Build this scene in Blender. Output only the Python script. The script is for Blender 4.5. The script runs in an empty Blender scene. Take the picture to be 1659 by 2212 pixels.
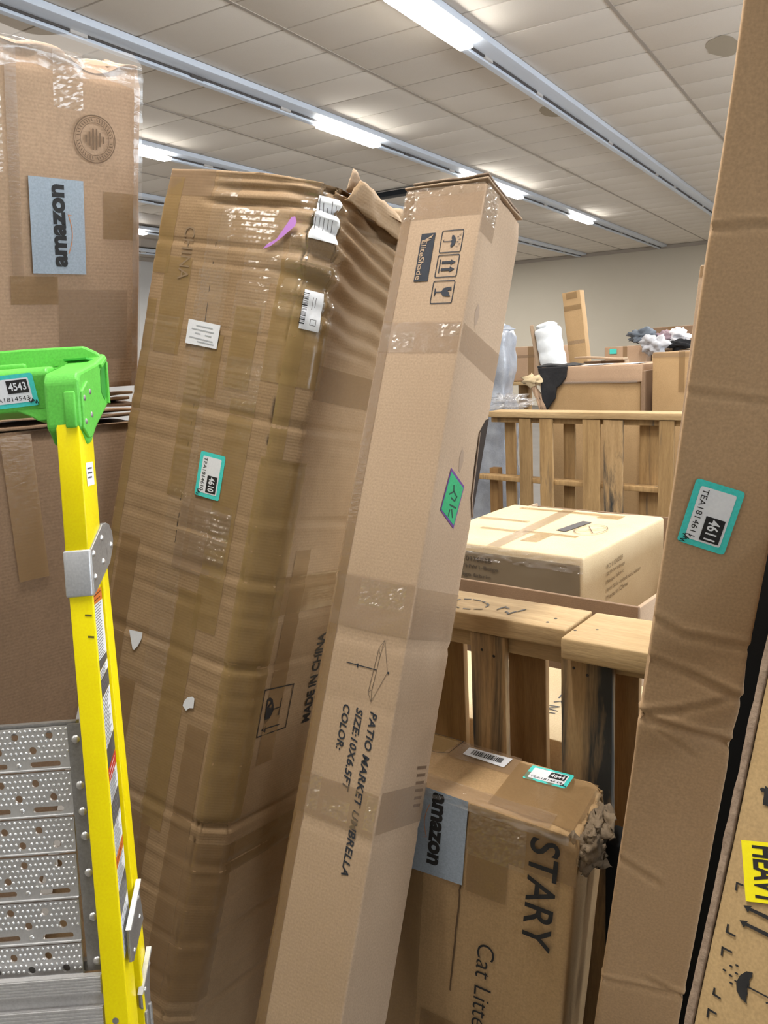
import bpy, bmesh, math, random
from mathutils import Vector, Matrix, noise
from mathutils.geometry import tessellate_polygon
V = Vector
random.seed(7)
SC = bpy.context.scene
COL = SC.collection

# ------------------------------------------------------------------ camera, world, lights, exposure
cam = bpy.data.cameras.new('camera')
cam.sensor_fit = 'HORIZONTAL'; cam.sensor_width = 36.0; cam.lens = 36.0 * 1753.0 / 1659.0
cam.clip_start = 0.02; cam.clip_end = 200
camo = bpy.data.objects.new('camera', cam); COL.objects.link(camo)
camo.matrix_world = Matrix(((0.85668708, -0.05731718, 0.51264216, 0), (0.51350835, 0.1890742, -0.83699469, 0),
                            (-0.04895324, 0.98028857, 0.19141028, 1.8), (0, 0, 0, 1)))
SC.camera = camo
SC.view_settings.view_transform = 'Standard'; SC.view_settings.look = 'None'
SC.view_settings.gamma = 1.0; SC.view_settings.use_curve_mapping = False
SC.view_settings.exposure = 0.0
w = bpy.data.worlds.new('world'); SC.world = w; w.use_nodes = True
w.node_tree.nodes['Background'].inputs[0].default_value = (0.9, 0.95, 1.0, 1)
w.node_tree.nodes['Background'].inputs[1].default_value = 0.02
CEIL = 4.35
TUBE = 26.0                                  # brightness of the lit tubes in view
def ceiling_lamp(x, y, p, l=1.2, wd=0.08):
    """a lit tube of the ceiling rows, out of the picture"""
    d = bpy.data.lights.new('tube_light', 'AREA'); d.shape = 'RECTANGLE'; d.size = wd; d.size_y = l
    d.energy = p; d.color = (1.0, 0.965, 0.91)
    o = bpy.data.objects.new('tube_light', d); COL.objects.link(o); o.location = (x, y, CEIL - 0.09)
for x, y, p in [(-4.0, -1.9, 50), (-5.3, -3.6, 55), (-3.0, -0.6, 30), (-6.9, -6.0, 35)]:
    ceiling_lamp(x, y, p, 1.5, 0.35)           # recessed panel lights behind the camera
for x, y, p, l in [(-0.815, 0.9, 105, 1.2), (-0.815, 4.2, 95, 1.2), (-7.52, -1.0, 40, 1.2), (-0.815, -3.4, 20, 4.0), (1.42, 3.2, 55, 1.2), (-3.05, 2.2, 60, 1.2),
                   (3.65, 7.0, 182, 1.2), (1.42, 10.5, 182, 1.2), (-0.815, 13.0, 195, 1.2), (1.42, 17.0, 195, 1.2), (-7.52, 3.0, 60, 1.2), (-9.75, 4.5, 195, 1.2), (-0.815, 19.5, 208, 1.2),
                   (-12.0, 17.0, 221, 1.2), (-14.2, 8.0, 195, 1.2), (-7.52, 15.0, 182, 1.2), (-9.75, 20.0, 208, 1.2), (-0.815, 8.6, 182, 1.2)]:
    ceiling_lamp(x, y, p, l)

# ------------------------------------------------------------------ helpers
OFF = {}
def setp(o, label=None, cat=None, group=None, kind=None):
    if label: o['label'] = label
    if cat: o['category'] = cat
    if group: o['group'] = group
    if kind: o['kind'] = kind
    return o
def thing(name, label, cat, o=(0, 0, 0), ax=None, H=0.0, group=None, yaw=None):
    """an Empty at the base; local z of its parts is measured from H above it"""
    e = bpy.data.objects.new(name, None); e.empty_display_size = 0.1; COL.objects.link(e)
    if yaw is not None:
        a = math.radians(yaw); ax = ((math.cos(a), math.sin(a), 0), (-math.sin(a), math.cos(a), 0), (0, 0, 1))
    if ax is None: ax = ((1, 0, 0), (0, 1, 0), (0, 0, 1))
    x, y, z = [V(q) for q in ax]; b = V(o) + V((0, 0, 0.2)) - z * H
    e.matrix_world = Matrix(((x.x, y.x, z.x, b.x), (x.y, y.y, z.y, b.y), (x.z, y.z, z.z, b.z), (0, 0, 0, 1)))
    OFF[e.name] = V((0, 0, H)); return setp(e, label, cat, group)
def mesh(name, vs, fs, smooth=False):
    m = bpy.data.meshes.new(name); m.from_pydata([tuple(v) for v in vs], [], fs); m.update()
    if smooth: m.polygons.foreach_set('use_smooth', [True] * len(m.polygons))
    return m
def ob(name, m, mt, parent=None, **k):
    if isinstance(m, tuple): m = mesh(name, *m)
    o = bpy.data.objects.new(name, m); COL.objects.link(o)
    if mt is not None:
        if len(m.materials): m.materials[0] = mt
        else: m.materials.append(mt)
    if parent is not None:
        o.parent = parent; o.location = OFF.get(parent.name, V((0, 0, 0)))
    return setp(o, **k)
def struct(name, m, mt, parent=None): return ob(name, m, mt, parent, kind='structure')
def again(src, parent, loc=None, rot=None):
    o = src.copy(); COL.objects.link(o); o.parent = parent
    if loc is not None: o.location = loc
    if rot is not None: o.rotation_euler = rot
    return o
def join(*parts):
    vs, fs = [], []
    for p in parts:
        n = len(vs); vs += list(p[0]); fs += [tuple(i + n for i in f) for f in p[1]]
    return vs, fs, any(len(p) > 2 and p[2] for p in parts)
def box(x0, x1, y0, y1, z0, z1):
    vs = [(x, y, z) for z in (z0, z1) for y in (y0, y1) for x in (x0, x1)]
    return vs, [(0, 2, 3, 1), (4, 5, 7, 6), (0, 1, 5, 4), (2, 6, 7, 3), (0, 4, 6, 2), (1, 3, 7, 5)]
def rbox(x0, x1, y0, y1, z0, z1, r=0.004, n=(1, 1, 1), disp=None):
    """closed box with rounded edges; disp moves the points of its faces"""
    B = [(x0, x1), (y0, y1), (z0, z1)]; L = []
    for (a, b), k in zip(B, n):
        q = min(r, (b - a) * 0.45)
        L.append([a, a + q * 0.3, a + q] + [a + q + (b - a - 2 * q) * i / k for i in range(1, k)] + [b - q, b - q * 0.3, b])
    N = [len(l) - 1 for l in L]; idx = {}; vs = []
    rr = [min(r, (b - a) * 0.45) for a, b in B]
    def vert(i, j, k):
        key = (i, j, k)
        if key not in idx:
            p = V((L[0][i], L[1][j], L[2][k]))
            c = V([min(max(p[t], B[t][0] + rr[t]), B[t][1] - rr[t]) for t in range(3)])
            d = p - c; rad = min(rr)
            nn = d.normalized() if d.length > 1e-9 else V((0, 0, 1))
            inn = V([min(max(p[t], B[t][0] + rad), B[t][1] - rad) for t in range(3)]); d = p - inn
            if d.length > 1e-9: nn = d.normalized(); p = inn + nn * rad
            if disp: p = p + disp(p, nn)
            idx[key] = len(vs); vs.append(p)
        return idx[key]
    fs = []
    for t in range(3):
        u, v = (t + 1) % 3, (t + 2) % 3
        for side in (0, N[t]):
            for i in range(N[u]):
                for j in range(N[v]):
                    q = []
                    for a, b in ((i, j), (i + 1, j), (i + 1, j + 1), (i, j + 1)):
                        c = [0, 0, 0]; c[t] = side; c[u] = a; c[v] = b; q.append(vert(*c))
                    fs.append(tuple(q) if side else tuple(reversed(q)))
    return vs, fs, True
def nz(p, f, seed=0): return noise.noise(V((p[0] * f + seed * 17.3, p[1] * f + seed * 5.1, p[2] * f - seed * 3.7)))
class Face:
    """a flat side of a thing: pt(a, b, h) is a along u, b along v, h out of it"""
    def __init__(s, O, u, v, n): s.O, s.u, s.v, s.n = V(O), V(u), V(v), V(n)
    def pt(s, a, b, h=0.0): return s.O + s.u * a + s.v * b + s.n * h
FRONT = Face((0, 0, 0), (1, 0, 0), (0, 0, 1), (0, -1, 0))
RIGHT = Face((0, 0, 0), (0, 1, 0), (0, 0, 1), (1, 0, 0))
TOP = Face((0, 0, 0), (1, 0, 0), (0, 1, 0), (0, 0, 1))
def tess(loops):
    flat = [p for l in loops for p in l]
    return flat, [tuple(t) for t in tessellate_polygon([[V((p[0], p[1], 0)) for p in l] for l in loops])]
def flat_m(face, loops, h=0.0006):
    vs, fs = tess(loops); out = []
    for f in fs:
        a, b, c = [V((vs[i][0], vs[i][1], 0)) for i in f]
        up = (b - a).cross(c - a).z > 0
        hand = face.u.cross(face.v).dot(face.n) > 0
        out.append(f if up == hand else tuple(reversed(f)))
    return [face.pt(p[0], p[1], h) for p in vs], out
def flat(parent, name, face, loops, mt, h=0.0006, **k):
    if not isinstance(loops[0][0], (tuple, list)): loops = [loops]
    return ob(name, flat_m(face, loops, h), mt, parent, **k)
def prism(face, poly, h0, h1, bev=0.0, seg=2):
    """poly drawn on a face and pushed out from h0 to h1"""
    bm = bmesh.new(); a = [bm.verts.new(face.pt(p[0], p[1], h0)) for p in poly]; b = [bm.verts.new(face.pt(p[0], p[1], h1)) for p in poly]
    n = len(poly); bm.faces.new(a); bm.faces.new(b)
    for i in range(n): bm.faces.new((a[i], a[(i + 1) % n], b[(i + 1) % n], b[i]))
    bmesh.ops.recalc_face_normals(bm, faces=bm.faces[:])
    if bev: bmesh.ops.bevel(bm, geom=bm.edges[:], offset=bev, segments=seg, profile=0.5, affect='EDGES')
    bm.verts.index_update()
    r = [v.co.copy() for v in bm.verts], [tuple(v.index for v in f.verts) for f in bm.faces], False
    bm.free(); return r
def circle(cx, cy, r, n=24, ry=None): return [(cx + r * math.cos(2 * math.pi * i / n), cy + (ry or r) * math.sin(2 * math.pi * i / n)) for i in range(n)]
def rrect(x0, x1, y0, y1, r, n=4):
    out = []
    for cx, cy, a in ((x1 - r, y1 - r, 0), (x0 + r, y1 - r, 90), (x0 + r, y0 + r, 180), (x1 - r, y0 + r, 270)):
        out += [(cx + r * math.cos(math.radians(a + 90 * i / n)), cy + r * math.sin(math.radians(a + 90 * i / n))) for i in range(n + 1)]
    return out
def strokes_m(face, lines, wd, h):
    vs, fs = [], []
    for l in lines:
        for (a, b), (c, d) in zip(l, l[1:]):
            t = V((c - a, d - b)); L = t.length
            if L < 1e-9: continue
            t /= L; nx, ny = -t.y * wd / 2, t.x * wd / 2; ex, ey = t.x * wd * 0.35, t.y * wd * 0.35; k = len(vs)
            for p in ((a - ex + nx, b - ey + ny), (a - ex - nx, b - ey - ny), (c + ex - nx, d + ey - ny), (c + ex + nx, d + ey + ny)): vs.append(face.pt(p[0], p[1], h))
            fs.append((k, k + 1, k + 2, k + 3) if face.u.cross(face.v).dot(face.n) > 0 else (k + 3, k + 2, k + 1, k))
    return vs, fs
def strokes(parent, name, face, lines, wd, mt, h=0.0007, **k): return ob(name, strokes_m(face, lines, wd, h), mt, parent, **k)
_tc = {}
def text2d(s, bold=0.0, shear=0.0, space=1.0):
    key = (s, bold, shear, space)
    if key not in _tc:
        cu = bpy.data.curves.new('lettering', 'FONT'); cu.body = s; cu.offset = bold; cu.shear = shear; cu.space_character = space
        cu.resolution_u = 4; cu.fill_mode = 'FRONT'
        t = bpy.data.objects.new('lettering', cu); m = bpy.data.meshes.new_from_object(t)
        vs = [(v.co.x, v.co.y) for v in m.vertices]; fs = [tuple(p.vertices) for p in m.polygons]
        bpy.data.objects.remove(t); bpy.data.curves.remove(cu); bpy.data.meshes.remove(m)
        x0 = min(v[0] for v in vs); x1 = max(v[0] for v in vs); y0 = min(v[1] for v in vs); y1 = max(v[1] for v in vs)
        _tc[key] = ([((v[0] - x0) / (x1 - x0), (v[1] - y0) / (y1 - y0)) for v in vs], fs)
    return _tc[key]
def text_m(face, s, p0, e1, e2, h=0.0007, bold=0.0, shear=0.0, space=1.0):
    """lettering with its lower left corner at p0, written along e1, letters standing along e2 (face coordinates)"""
    vs, fs = text2d(s, bold, shear, space)
    pts = [face.pt(p0[0] + e1[0] * a + e2[0] * b, p0[1] + e1[1] * a + e2[1] * b, h) for a, b in vs]
    good = (e1[0] * e2[1] - e1[1] * e2[0]) * face.u.cross(face.v).dot(face.n) > 0
    return pts, (fs if good else [tuple(reversed(f)) for f in fs])
def text(parent, name, face, s, p0, e1, e2, mt, h=0.0007, bold=0.0, shear=0.0, space=1.0, **k):
    return ob(name, text_m(face, s, p0, e1, e2, h, bold, shear, space), mt, parent, **k)
def dome_m(c, n, r, h, seg=10):
    n = V(n).normalized(); a = n.orthogonal().normalized(); b = n.cross(a); c = V(c); vs = []; fs = []
    for q, hh in ((1.0, 0.0), (0.8, 0.55), (0.45, 0.9)):
        for i in range(seg):
            t = 2 * math.pi * i / seg; vs.append(c + (a * math.cos(t) + b * math.sin(t)) * r * q + n * h * hh)
    vs.append(c + n * h)
    for k in range(2):
        for i in range(seg): fs.append((k * seg + i, k * seg + (i + 1) % seg, (k + 1) * seg + (i + 1) % seg, (k + 1) * seg + i))
    for i in range(seg): fs.append((2 * seg + i, 2 * seg + (i + 1) % seg, 3 * seg))
    return vs, fs, True
def grid_m(fn, nu, nv):
    vs = [fn(i / nu, j / nv) for j in range(nv + 1) for i in range(nu + 1)]
    fs = [(j * (nu + 1) + i, j * (nu + 1) + i + 1, (j + 1) * (nu + 1) + i + 1, (j + 1) * (nu + 1) + i) for j in range(nv) for i in range(nu)]
    return vs, fs, True
def _rn(a, b, c): return random.Random(int(round(a) * 7919 + round(b) * 104729 + c * 31)).random()
def tape_m(face, p00, p10, p01, p11, nu=12, nv=12, h=0.0009, wr=0.0004, f=60, seed=1, facet=False):
    """a strip of tape laid on a face between four corners, slightly puckered"""
    def fn(u, v):
        x = (p00[0] * (1 - u) + p10[0] * u) * (1 - v) + (p01[0] * (1 - u) + p11[0] * u) * v
        y = (p00[1] * (1 - u) + p10[1] * u) * (1 - v) + (p01[1] * (1 - u) + p11[1] * u) * v
        q = nz((x * 0.7, y * 2.6, seed), f, seed) + (1.3 * (_rn(u * nu, v * nv, seed) - 0.5) if facet and 0 < u < 1 and 0 < v < 1 else 0)
        return face.pt(x, y, h + max(0, wr * (0.5 + q)))
    vs, fs, s = grid_m(fn, nu, nv)
    a, b, c = vs[fs[0][0]], vs[fs[0][1]], vs[fs[0][2]]
    if (b - a).cross(c - a).dot(face.n) < 0: fs = [tuple(reversed(q)) for q in fs]
    if facet: fs = [t for q in fs for t in (q[:3], (q[0], q[2], q[3]))]
    return vs, fs, not facet
def tape(parent, face, x0, x1, y0, y1, mt, name='tape_strip', **k):
    kk = {q: k.pop(q) for q in ('nu', 'nv', 'h', 'wr', 'f', 'seed') if q in k}
    if mt is CRINKLE: kk['facet'] = True; kk['wr'] = kk.get('wr', 0.002) * 0.45; kk['nu'] = max(4, int(abs(x1 - x0) / 0.006)); kk['nv'] = max(4, int(abs(y1 - y0) / 0.0042))
    return ob(name, tape_m(face, (x0, y0), (x1, y0), (x0, y1), (x1, y1), **kk), mt, parent, **k)
def blob_m(c, s, seed, amp=0.35, f=2.2, nu=22, nv=14, flatten=None):
    c = V(c)
    def fn(u, v):
        t = 2 * math.pi * u; p = math.pi * v; d = V((math.cos(t) * math.sin(p), math.sin(t) * math.sin(p), math.cos(p)))
        k = 1 + amp * nz(d, f, seed) + amp * 0.5 * nz(d, f * 2.7, seed + 3)
        return c + V((d.x * s[0], d.y * s[1], d.z * s[2])) * k
    vs, fs, sm = grid_m(fn, nu, nv); return vs, [tuple(reversed(q)) for q in fs], sm

# ------------------------------------------------------------------ materials
def nodes(name):
    m = bpy.data.materials.new(name); m.use_nodes = True; nt = m.node_tree; b = nt.nodes['Principled BSDF']; return m, nt, b
def ln(nt, a, b): nt.links.new(a, b)
def N(nt, t, **k):
    n = nt.nodes.new(t)
    for q, v in k.items():
        if q in n.inputs: n.inputs[q].default_value = v
        else: setattr(n, q, v)
    return n
def plain(name, c, rough=0.6, metal=0.0, spec=0.4, emit=None, alpha=1.0):
    m, nt, b = nodes(name); b.inputs['Base Color'].default_value = (*c, 1); b.inputs['Roughness'].default_value = rough
    b.inputs['Metallic'].default_value = metal; b.inputs['Specular IOR Level'].default_value = spec; b.inputs['Alpha'].default_value = alpha
    if emit: b.inputs['Emission Color'].default_value = (*c, 1); b.inputs['Emission Strength'].default_value = emit
    return m
def mottled(name, c1, c2, rough=0.75, scale=4.0, spec=0.3, bump=0.08, flute=None, fine=0.25, dirt=None, stretch=(1, 1, 1), metal=0.0, rnd=0.0, fscale=260.0):
    """two-tone procedural surface with optional corrugation lines, dirt and fine grain"""
    m, nt, b = nodes(name); tc = N(nt, 'ShaderNodeTexCoord'); mp = N(nt, 'ShaderNodeMapping'); mp.inputs['Scale'].default_value = stretch
    src = tc.outputs['Object']
    if rnd:
        oi = N(nt, 'ShaderNodeObjectInfo'); ad = N(nt, 'ShaderNodeVectorMath', operation='ADD'); sc = N(nt, 'ShaderNodeMath', operation='MULTIPLY'); sc.inputs[1].default_value = 37.0
        ln(nt, oi.outputs['Random'], sc.inputs[0]); ln(nt, src, ad.inputs[0]); ln(nt, sc.outputs[0], ad.inputs[1]); src = ad.outputs[0]
    ln(nt, src, mp.inputs[0])
    n1 = N(nt, 'ShaderNodeTexNoise', Scale=scale, Detail=5.0, Roughness=0.6); ln(nt, mp.outputs[0], n1.inputs['Vector'])
    r1 = N(nt, 'ShaderNodeValToRGB'); r1.color_ramp.elements[0].position = 0.3; r1.color_ramp.elements[1].position = 0.7
    r1.color_ramp.elements[0].color = (*c1, 1); r1.color_ramp.elements[1].color = (*c2, 1); ln(nt, n1.outputs[0], r1.inputs[0])
    n2 = N(nt, 'ShaderNodeTexNoise', Scale=fscale, Detail=2.0); ln(nt, mp.outputs[0], n2.inputs['Vector'])
    mx = N(nt, 'ShaderNodeMix', data_type='RGBA', blend_type='OVERLAY'); mx.inputs[0].default_value = fine
    ln(nt, r1.outputs[0], mx.inputs[6]); ln(nt, n2.outputs[0], mx.inputs[7]); out = mx.outputs[2]
    h = n1.outputs[0]
    if rnd:
        hs = N(nt, 'ShaderNodeHueSaturation'); mr = N(nt, 'ShaderNodeMapRange'); mr.inputs[3].default_value = 1 - rnd; mr.inputs[4].default_value = 1 + rnd
        ln(nt, oi.outputs['Random'], mr.inputs[0]); ln(nt, mr.outputs[0], hs.inputs['Value']); ln(nt, out, hs.inputs['Color']); out = hs.outputs[0]
    if dirt:
        dc, dsc, th = dirt; n3 = N(nt, 'ShaderNodeTexNoise', Scale=dsc, Detail=6.0, Roughness=0.65, Distortion=0.6); ln(nt, mp.outputs[0], n3.inputs['Vector'])
        r3 = N(nt, 'ShaderNodeValToRGB'); r3.color_ramp.elements[0].position = th; r3.color_ramp.elements[1].position = th + 0.12
        r3.color_ramp.elements[0].color = (0, 0, 0, 1); r3.color_ramp.elements[1].color = (1, 1, 1, 1); ln(nt, n3.outputs[0], r3.inputs[0])
        m2 = N(nt, 'ShaderNodeMix', data_type='RGBA'); ln(nt, r3.outputs[0], m2.inputs[0]); ln(nt, out, m2.inputs[6]); m2.inputs[7].default_value = (*dc, 1); out = m2.outputs[2]
    ln(nt, out, b.inputs['Base Color'])
    if flute is not None:
        wv = N(nt, 'ShaderNodeTexWave', wave_type='BANDS', bands_direction='XYZ'[flute], Scale=46.0, Distortion=0.6); wv.inputs['Detail'].default_value = 1
        ln(nt, tc.outputs['Object'], wv.inputs['Vector']); ad = N(nt, 'ShaderNodeMath', operation='MULTIPLY_ADD'); ad.inputs[1].default_value = 0.12
        ln(nt, wv.outputs[0], ad.inputs[0]); ln(nt, n1.outputs[0], ad.inputs[2]); h = ad.outputs[0]
    if bump:
        bp = N(nt, 'ShaderNodeBump', Strength=bump, Distance=0.01); ln(nt, h, bp.inputs['Height']); ln(nt, bp.outputs[0], b.inputs['Normal'])
    b.inputs['Roughness'].default_value = rough; b.inputs['Specular IOR Level'].default_value = spec; b.inputs['Metallic'].default_value = metal
    return m
def tapemat(name, c, alpha, rough=0.16, bump=0.35, scale=55.0, stretch=(1, 1, 2.5), spec=0.35):
    """thin film: lets the surface show through, with a glossy coat on top"""
    m = bpy.data.materials.new(name); m.use_nodes = True; nt = m.node_tree; nt.nodes.clear(); out = N(nt, 'ShaderNodeOutputMaterial')
    tc = N(nt, 'ShaderNodeTexCoord'); mp = N(nt, 'ShaderNodeMapping'); mp.inputs['Scale'].default_value = stretch; ln(nt, tc.outputs['Object'], mp.inputs[0])
    n = N(nt, 'ShaderNodeTexNoise', Scale=scale, Detail=4.0, Distortion=0.8); ln(nt, mp.outputs[0], n.inputs['Vector'])
    bp = N(nt, 'ShaderNodeBump', Strength=bump, Distance=0.004); ln(nt, n.outputs[0], bp.inputs['Height'])
    tr = N(nt, 'ShaderNodeBsdfTransparent', Color=(1, 1, 1, 1)); df = N(nt, 'ShaderNodeBsdfDiffuse', Color=(*c, 1)); gl = N(nt, 'ShaderNodeBsdfGlossy', Color=(1, 1, 1, 1), Roughness=rough)
    fr = N(nt, 'ShaderNodeFresnel', IOR=1.25 + 0.4 * spec); ln(nt, bp.outputs[0], fr.inputs['Normal']); ln(nt, bp.outputs[0], gl.inputs['Normal'])
    m1 = N(nt, 'ShaderNodeMixShader', Fac=alpha); ln(nt, tr.outputs[0], m1.inputs[1]); ln(nt, df.outputs[0], m1.inputs[2])
    ge = N(nt, 'ShaderNodeNewGeometry'); iv = N(nt, 'ShaderNodeMath', operation='SUBTRACT'); iv.inputs[0].default_value = 1.0; ln(nt, ge.outputs['Backfacing'], iv.inputs[1])
    fm = N(nt, 'ShaderNodeMath', operation='MULTIPLY'); ln(nt, fr.outputs[0], fm.inputs[0]); ln(nt, iv.outputs[0], fm.inputs[1])
    m2 = N(nt, 'ShaderNodeMixShader'); ln(nt, fm.outputs[0], m2.inputs[0]); ln(nt, m1.outputs[0], m2.inputs[1]); ln(nt, gl.outputs[0], m2.inputs[2]); ln(nt, m2.outputs[0], out.inputs[0])
    return m
CARD = mottled('cardboard', (0.40, 0.265, 0.172), (0.45, 0.305, 0.20), flute=2, scale=3.0, bump=0.06)
CARD_T = mottled('cardboard_taped_carton', (0.285, 0.185, 0.098), (0.345, 0.23, 0.128), scale=5.0, bump=0.10, rough=0.6, flute=2)
CARD_U = mottled('cardboard_pale', (0.375, 0.265, 0.175), (0.43, 0.31, 0.21), flute=2, scale=2.5, bump=0.03)
CARD_R = mottled('cardboard_ribbed', (0.41, 0.265, 0.145), (0.46, 0.305, 0.175), flute=2, scale=2.0, bump=0.03)
CARD_S = mottled('cardboard_golden', (0.36, 0.23, 0.11), (0.43, 0.28, 0.14), flute=0, scale=4.0, bump=0.07)
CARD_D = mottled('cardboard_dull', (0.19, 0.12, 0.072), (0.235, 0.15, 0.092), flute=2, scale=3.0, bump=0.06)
CARD_H = mottled('cardboard_yellowish', (0.40, 0.27, 0.13), (0.47, 0.325, 0.16), scale=6.0, bump=0.04)
CARD_M = mottled('cardboard_cream', (0.58, 0.45, 0.27), (0.65, 0.52, 0.33), scale=4.0, bump=0.03)
CARD_EDGE = mottled('cardboard_cut_edge', (0.20, 0.14, 0.10), (0.34, 0.25, 0.18), scale=60.0, bump=0.3)
TORN = mottled('torn_paper', (0.14, 0.10, 0.062), (0.23, 0.17, 0.11), scale=20.0, bump=0.5)
DARKPAPER = plain('dark_opening', (0.03, 0.02, 0.015), 0.9)
INK = mottled('black_print', (0.016, 0.016, 0.018), (0.028, 0.027, 0.027), scale=30.0, bump=0.0, rough=0.55)
FAINT = plain('faded_print', (0.16, 0.10, 0.06), 0.8)
PENCIL = plain('thin_print', (0.09, 0.07, 0.055), 0.7)
NAVY = mottled('dark_blue_print', (0.018, 0.022, 0.032), (0.03, 0.035, 0.048), scale=30.0, bump=0.0, rough=0.5)
WHITE = mottled('white_paper', (0.74, 0.76, 0.80), (0.80, 0.82, 0.85), scale=12.0, bump=0.03, rough=0.5)
GREYBLUE = mottled('grey_sticker_paper', (0.32, 0.38, 0.45), (0.36, 0.42, 0.49), scale=6.0, bump=0.05, rough=0.42)
TEAL = mottled('turquoise_sticker_paper', (0.06, 0.60, 0.55), (0.08, 0.66, 0.60), scale=8.0, bump=0.02, rough=0.4)
YELLOWPAPER = mottled('yellow_sticker_paper', (0.88, 0.76, 0.005), (0.92, 0.82, 0.02), scale=8.0, bump=0.05, rough=0.4)
GREENSTICK = mottled('green_sticker', (0.02, 0.33, 0.13), (0.03, 0.40, 0.16), scale=14.0, bump=0.02, rough=0.4)
PURPLE = plain('purple_edge', (0.12, 0.03, 0.22), 0.5)
VIOLET = plain('violet_tag_paper', (0.50, 0.22, 0.62), 0.45)
ORANGE = plain('orange_print', (0.62, 0.27, 0.12), 0.6)
ORANGE2 = plain('orange_warning_print', (0.62, 0.16, 0.03), 0.4)
RED = plain('red_warning_print', (0.55, 0.05, 0.03), 0.4)
GREYPRINT = plain('grey_warning_print', (0.10, 0.095, 0.10), 0.4)
TAPE_B = tapemat('brown_packing_tape', (0.30, 0.185, 0.085), 0.55, bump=0.15)
TAPE_G = tapemat('golden_packing_tape', (0.36, 0.235, 0.09), 0.5, bump=0.15)
TAPE_C = tapemat('clear_packing_tape', (0.33, 0.225, 0.145), 0.36, rough=0.16, bump=0.2, spec=0.15)
CRINKLE = tapemat('crinkled_clear_tape', (0.55, 0.46, 0.34), 0.06, rough=0.10, bump=0.06, scale=60.0, stretch=(1, 1, 3.5), spec=1.0)
WRAP = tapemat('stretch_wrap', (0.55, 0.52, 0.50), 0.16, rough=0.14, bump=0.3, scale=30.0, stretch=(1, 1, 2.0), spec=0.9)
YELLOW = mottled('yellow_fibreglass', (0.80, 0.65, 0.0), (0.86, 0.72, 0.001), scale=9.0, rough=0.38, bump=0.02, dirt=((0.42, 0.32, 0.03), 7.0, 0.70))
GREEN = mottled('green_moulded_plastic', (0.105, 0.49, 0.06), (0.145, 0.56, 0.085), scale=6.0, rough=0.42, bump=0.04, dirt=((0.09, 0.30, 0.06), 9.0, 0.66))
ALU = mottled('pressed_aluminium', (0.60, 0.60, 0.61), (0.70, 0.70, 0.71), scale=10.0, rough=0.36, metal=0.75, bump=0.05)
ALU2 = mottled('ribbed_aluminium', (0.55, 0.54, 0.54), (0.66, 0.65, 0.65), scale=8.0, rough=0.45, metal=0.6, bump=0.03)
STEEL = mottled('grey_steel', (0.26, 0.255, 0.25), (0.34, 0.335, 0.33), scale=14.0, rough=0.45, metal=0.6, bump=0.06, dirt=((0.16, 0.155, 0.15), 12.0, 0.62))
SILVER = mottled('brushed_silver', (0.50, 0.51, 0.53), (0.60, 0.61, 0.63), scale=8.0, rough=0.4, metal=0.5, bump=0.05, dirt=((0.28, 0.27, 0.27), 16.0, 0.68))
RIVET = plain('rivet_metal', (0.62, 0.62, 0.62), 0.32, 0.8)
RUBBER = plain('black_rubber', (0.02, 0.02, 0.02), 0.8)
WOOD_L = mottled('pale_pallet_wood', (0.36, 0.24, 0.115), (0.50, 0.355, 0.19), scale=5.0, stretch=(0.55, 7, 7), rough=0.7, bump=0.25, rnd=0.10, fscale=60, dirt=((0.20, 0.16, 0.12), 1.6, 0.68))
WOOD_V = mottled('upright_pallet_wood', (0.27, 0.165, 0.07), (0.41, 0.265, 0.12), scale=5.0, stretch=(7, 7, 0.55), rough=0.75, bump=0.25, rnd=0.16, fscale=60, dirt=((0.10, 0.085, 0.07), 1.7, 0.57))
WOOD_S = mottled('stained_pallet_wood', (0.34, 0.215, 0.10), (0.48, 0.32, 0.16), scale=5.0, stretch=(7, 7, 0.8), rough=0.8, bump=0.4, rnd=0.1, fscale=60, dirt=((0.045, 0.045, 0.042), 1.3, 0.47))
WOOD_B = mottled('brown_pallet_wood', (0.22, 0.12, 0.045), (0.30, 0.175, 0.07), scale=5.0, stretch=(7, 7, 0.55), rough=0.7, bump=0.15, rnd=0.12, fscale=60)
STAIN = mottled('grey_wood_stain', (0.10, 0.10, 0.095), (0.16, 0.15, 0.14), scale=40.0, rough=0.9, bump=0.2)
TILE = mottled('ceiling_tile', (0.78, 0.72, 0.645), (0.81, 0.75, 0.675), scale=1.2, rough=0.9, bump=0.02, rnd=0.035)
TBAR = plain('ceiling_grid_metal', (0.42, 0.37, 0.32), 0.6)
RAILW = plain('bluish_white_enamel', (0.74, 0.82, 0.95), 0.35, 0.0, 0.5)
RAILD = plain('dark_channel', (0.10, 0.09, 0.085), 0.6)
RAILG = plain('grey_white_enamel', (0.62, 0.59, 0.56), 0.5)
LIT = plain('lit_tube', (1.0, 0.97, 0.90), 0.4, emit=TUBE)
WALLP = mottled('beige_wall_paint', (0.56, 0.51, 0.42), (0.60, 0.55, 0.46), scale=0.4, rough=0.85, bump=0.01, fine=0.05)
WALLW = mottled('pale_wall_paint', (0.70, 0.70, 0.70), (0.75, 0.75, 0.75), scale=0.4, rough=0.85, bump=0.01, fine=0.05)
CONC = mottled('floor_tile_vinyl', (0.15, 0.138, 0.125), (0.19, 0.176, 0.16), scale=1.5, rough=0.55, bump=0.05, dirt=((0.11, 0.10, 0.093), 2.0, 0.62))
SPOTC = plain('ceiling_dark_spot', (0.46, 0.40, 0.31), 0.9)
POLY = mottled('grey_shrink_wrap', (0.22, 0.24, 0.285), (0.36, 0.385, 0.43), scale=7.0, rough=0.22, bump=0.5, spec=0.7, stretch=(1, 1, 0.6))
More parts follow.
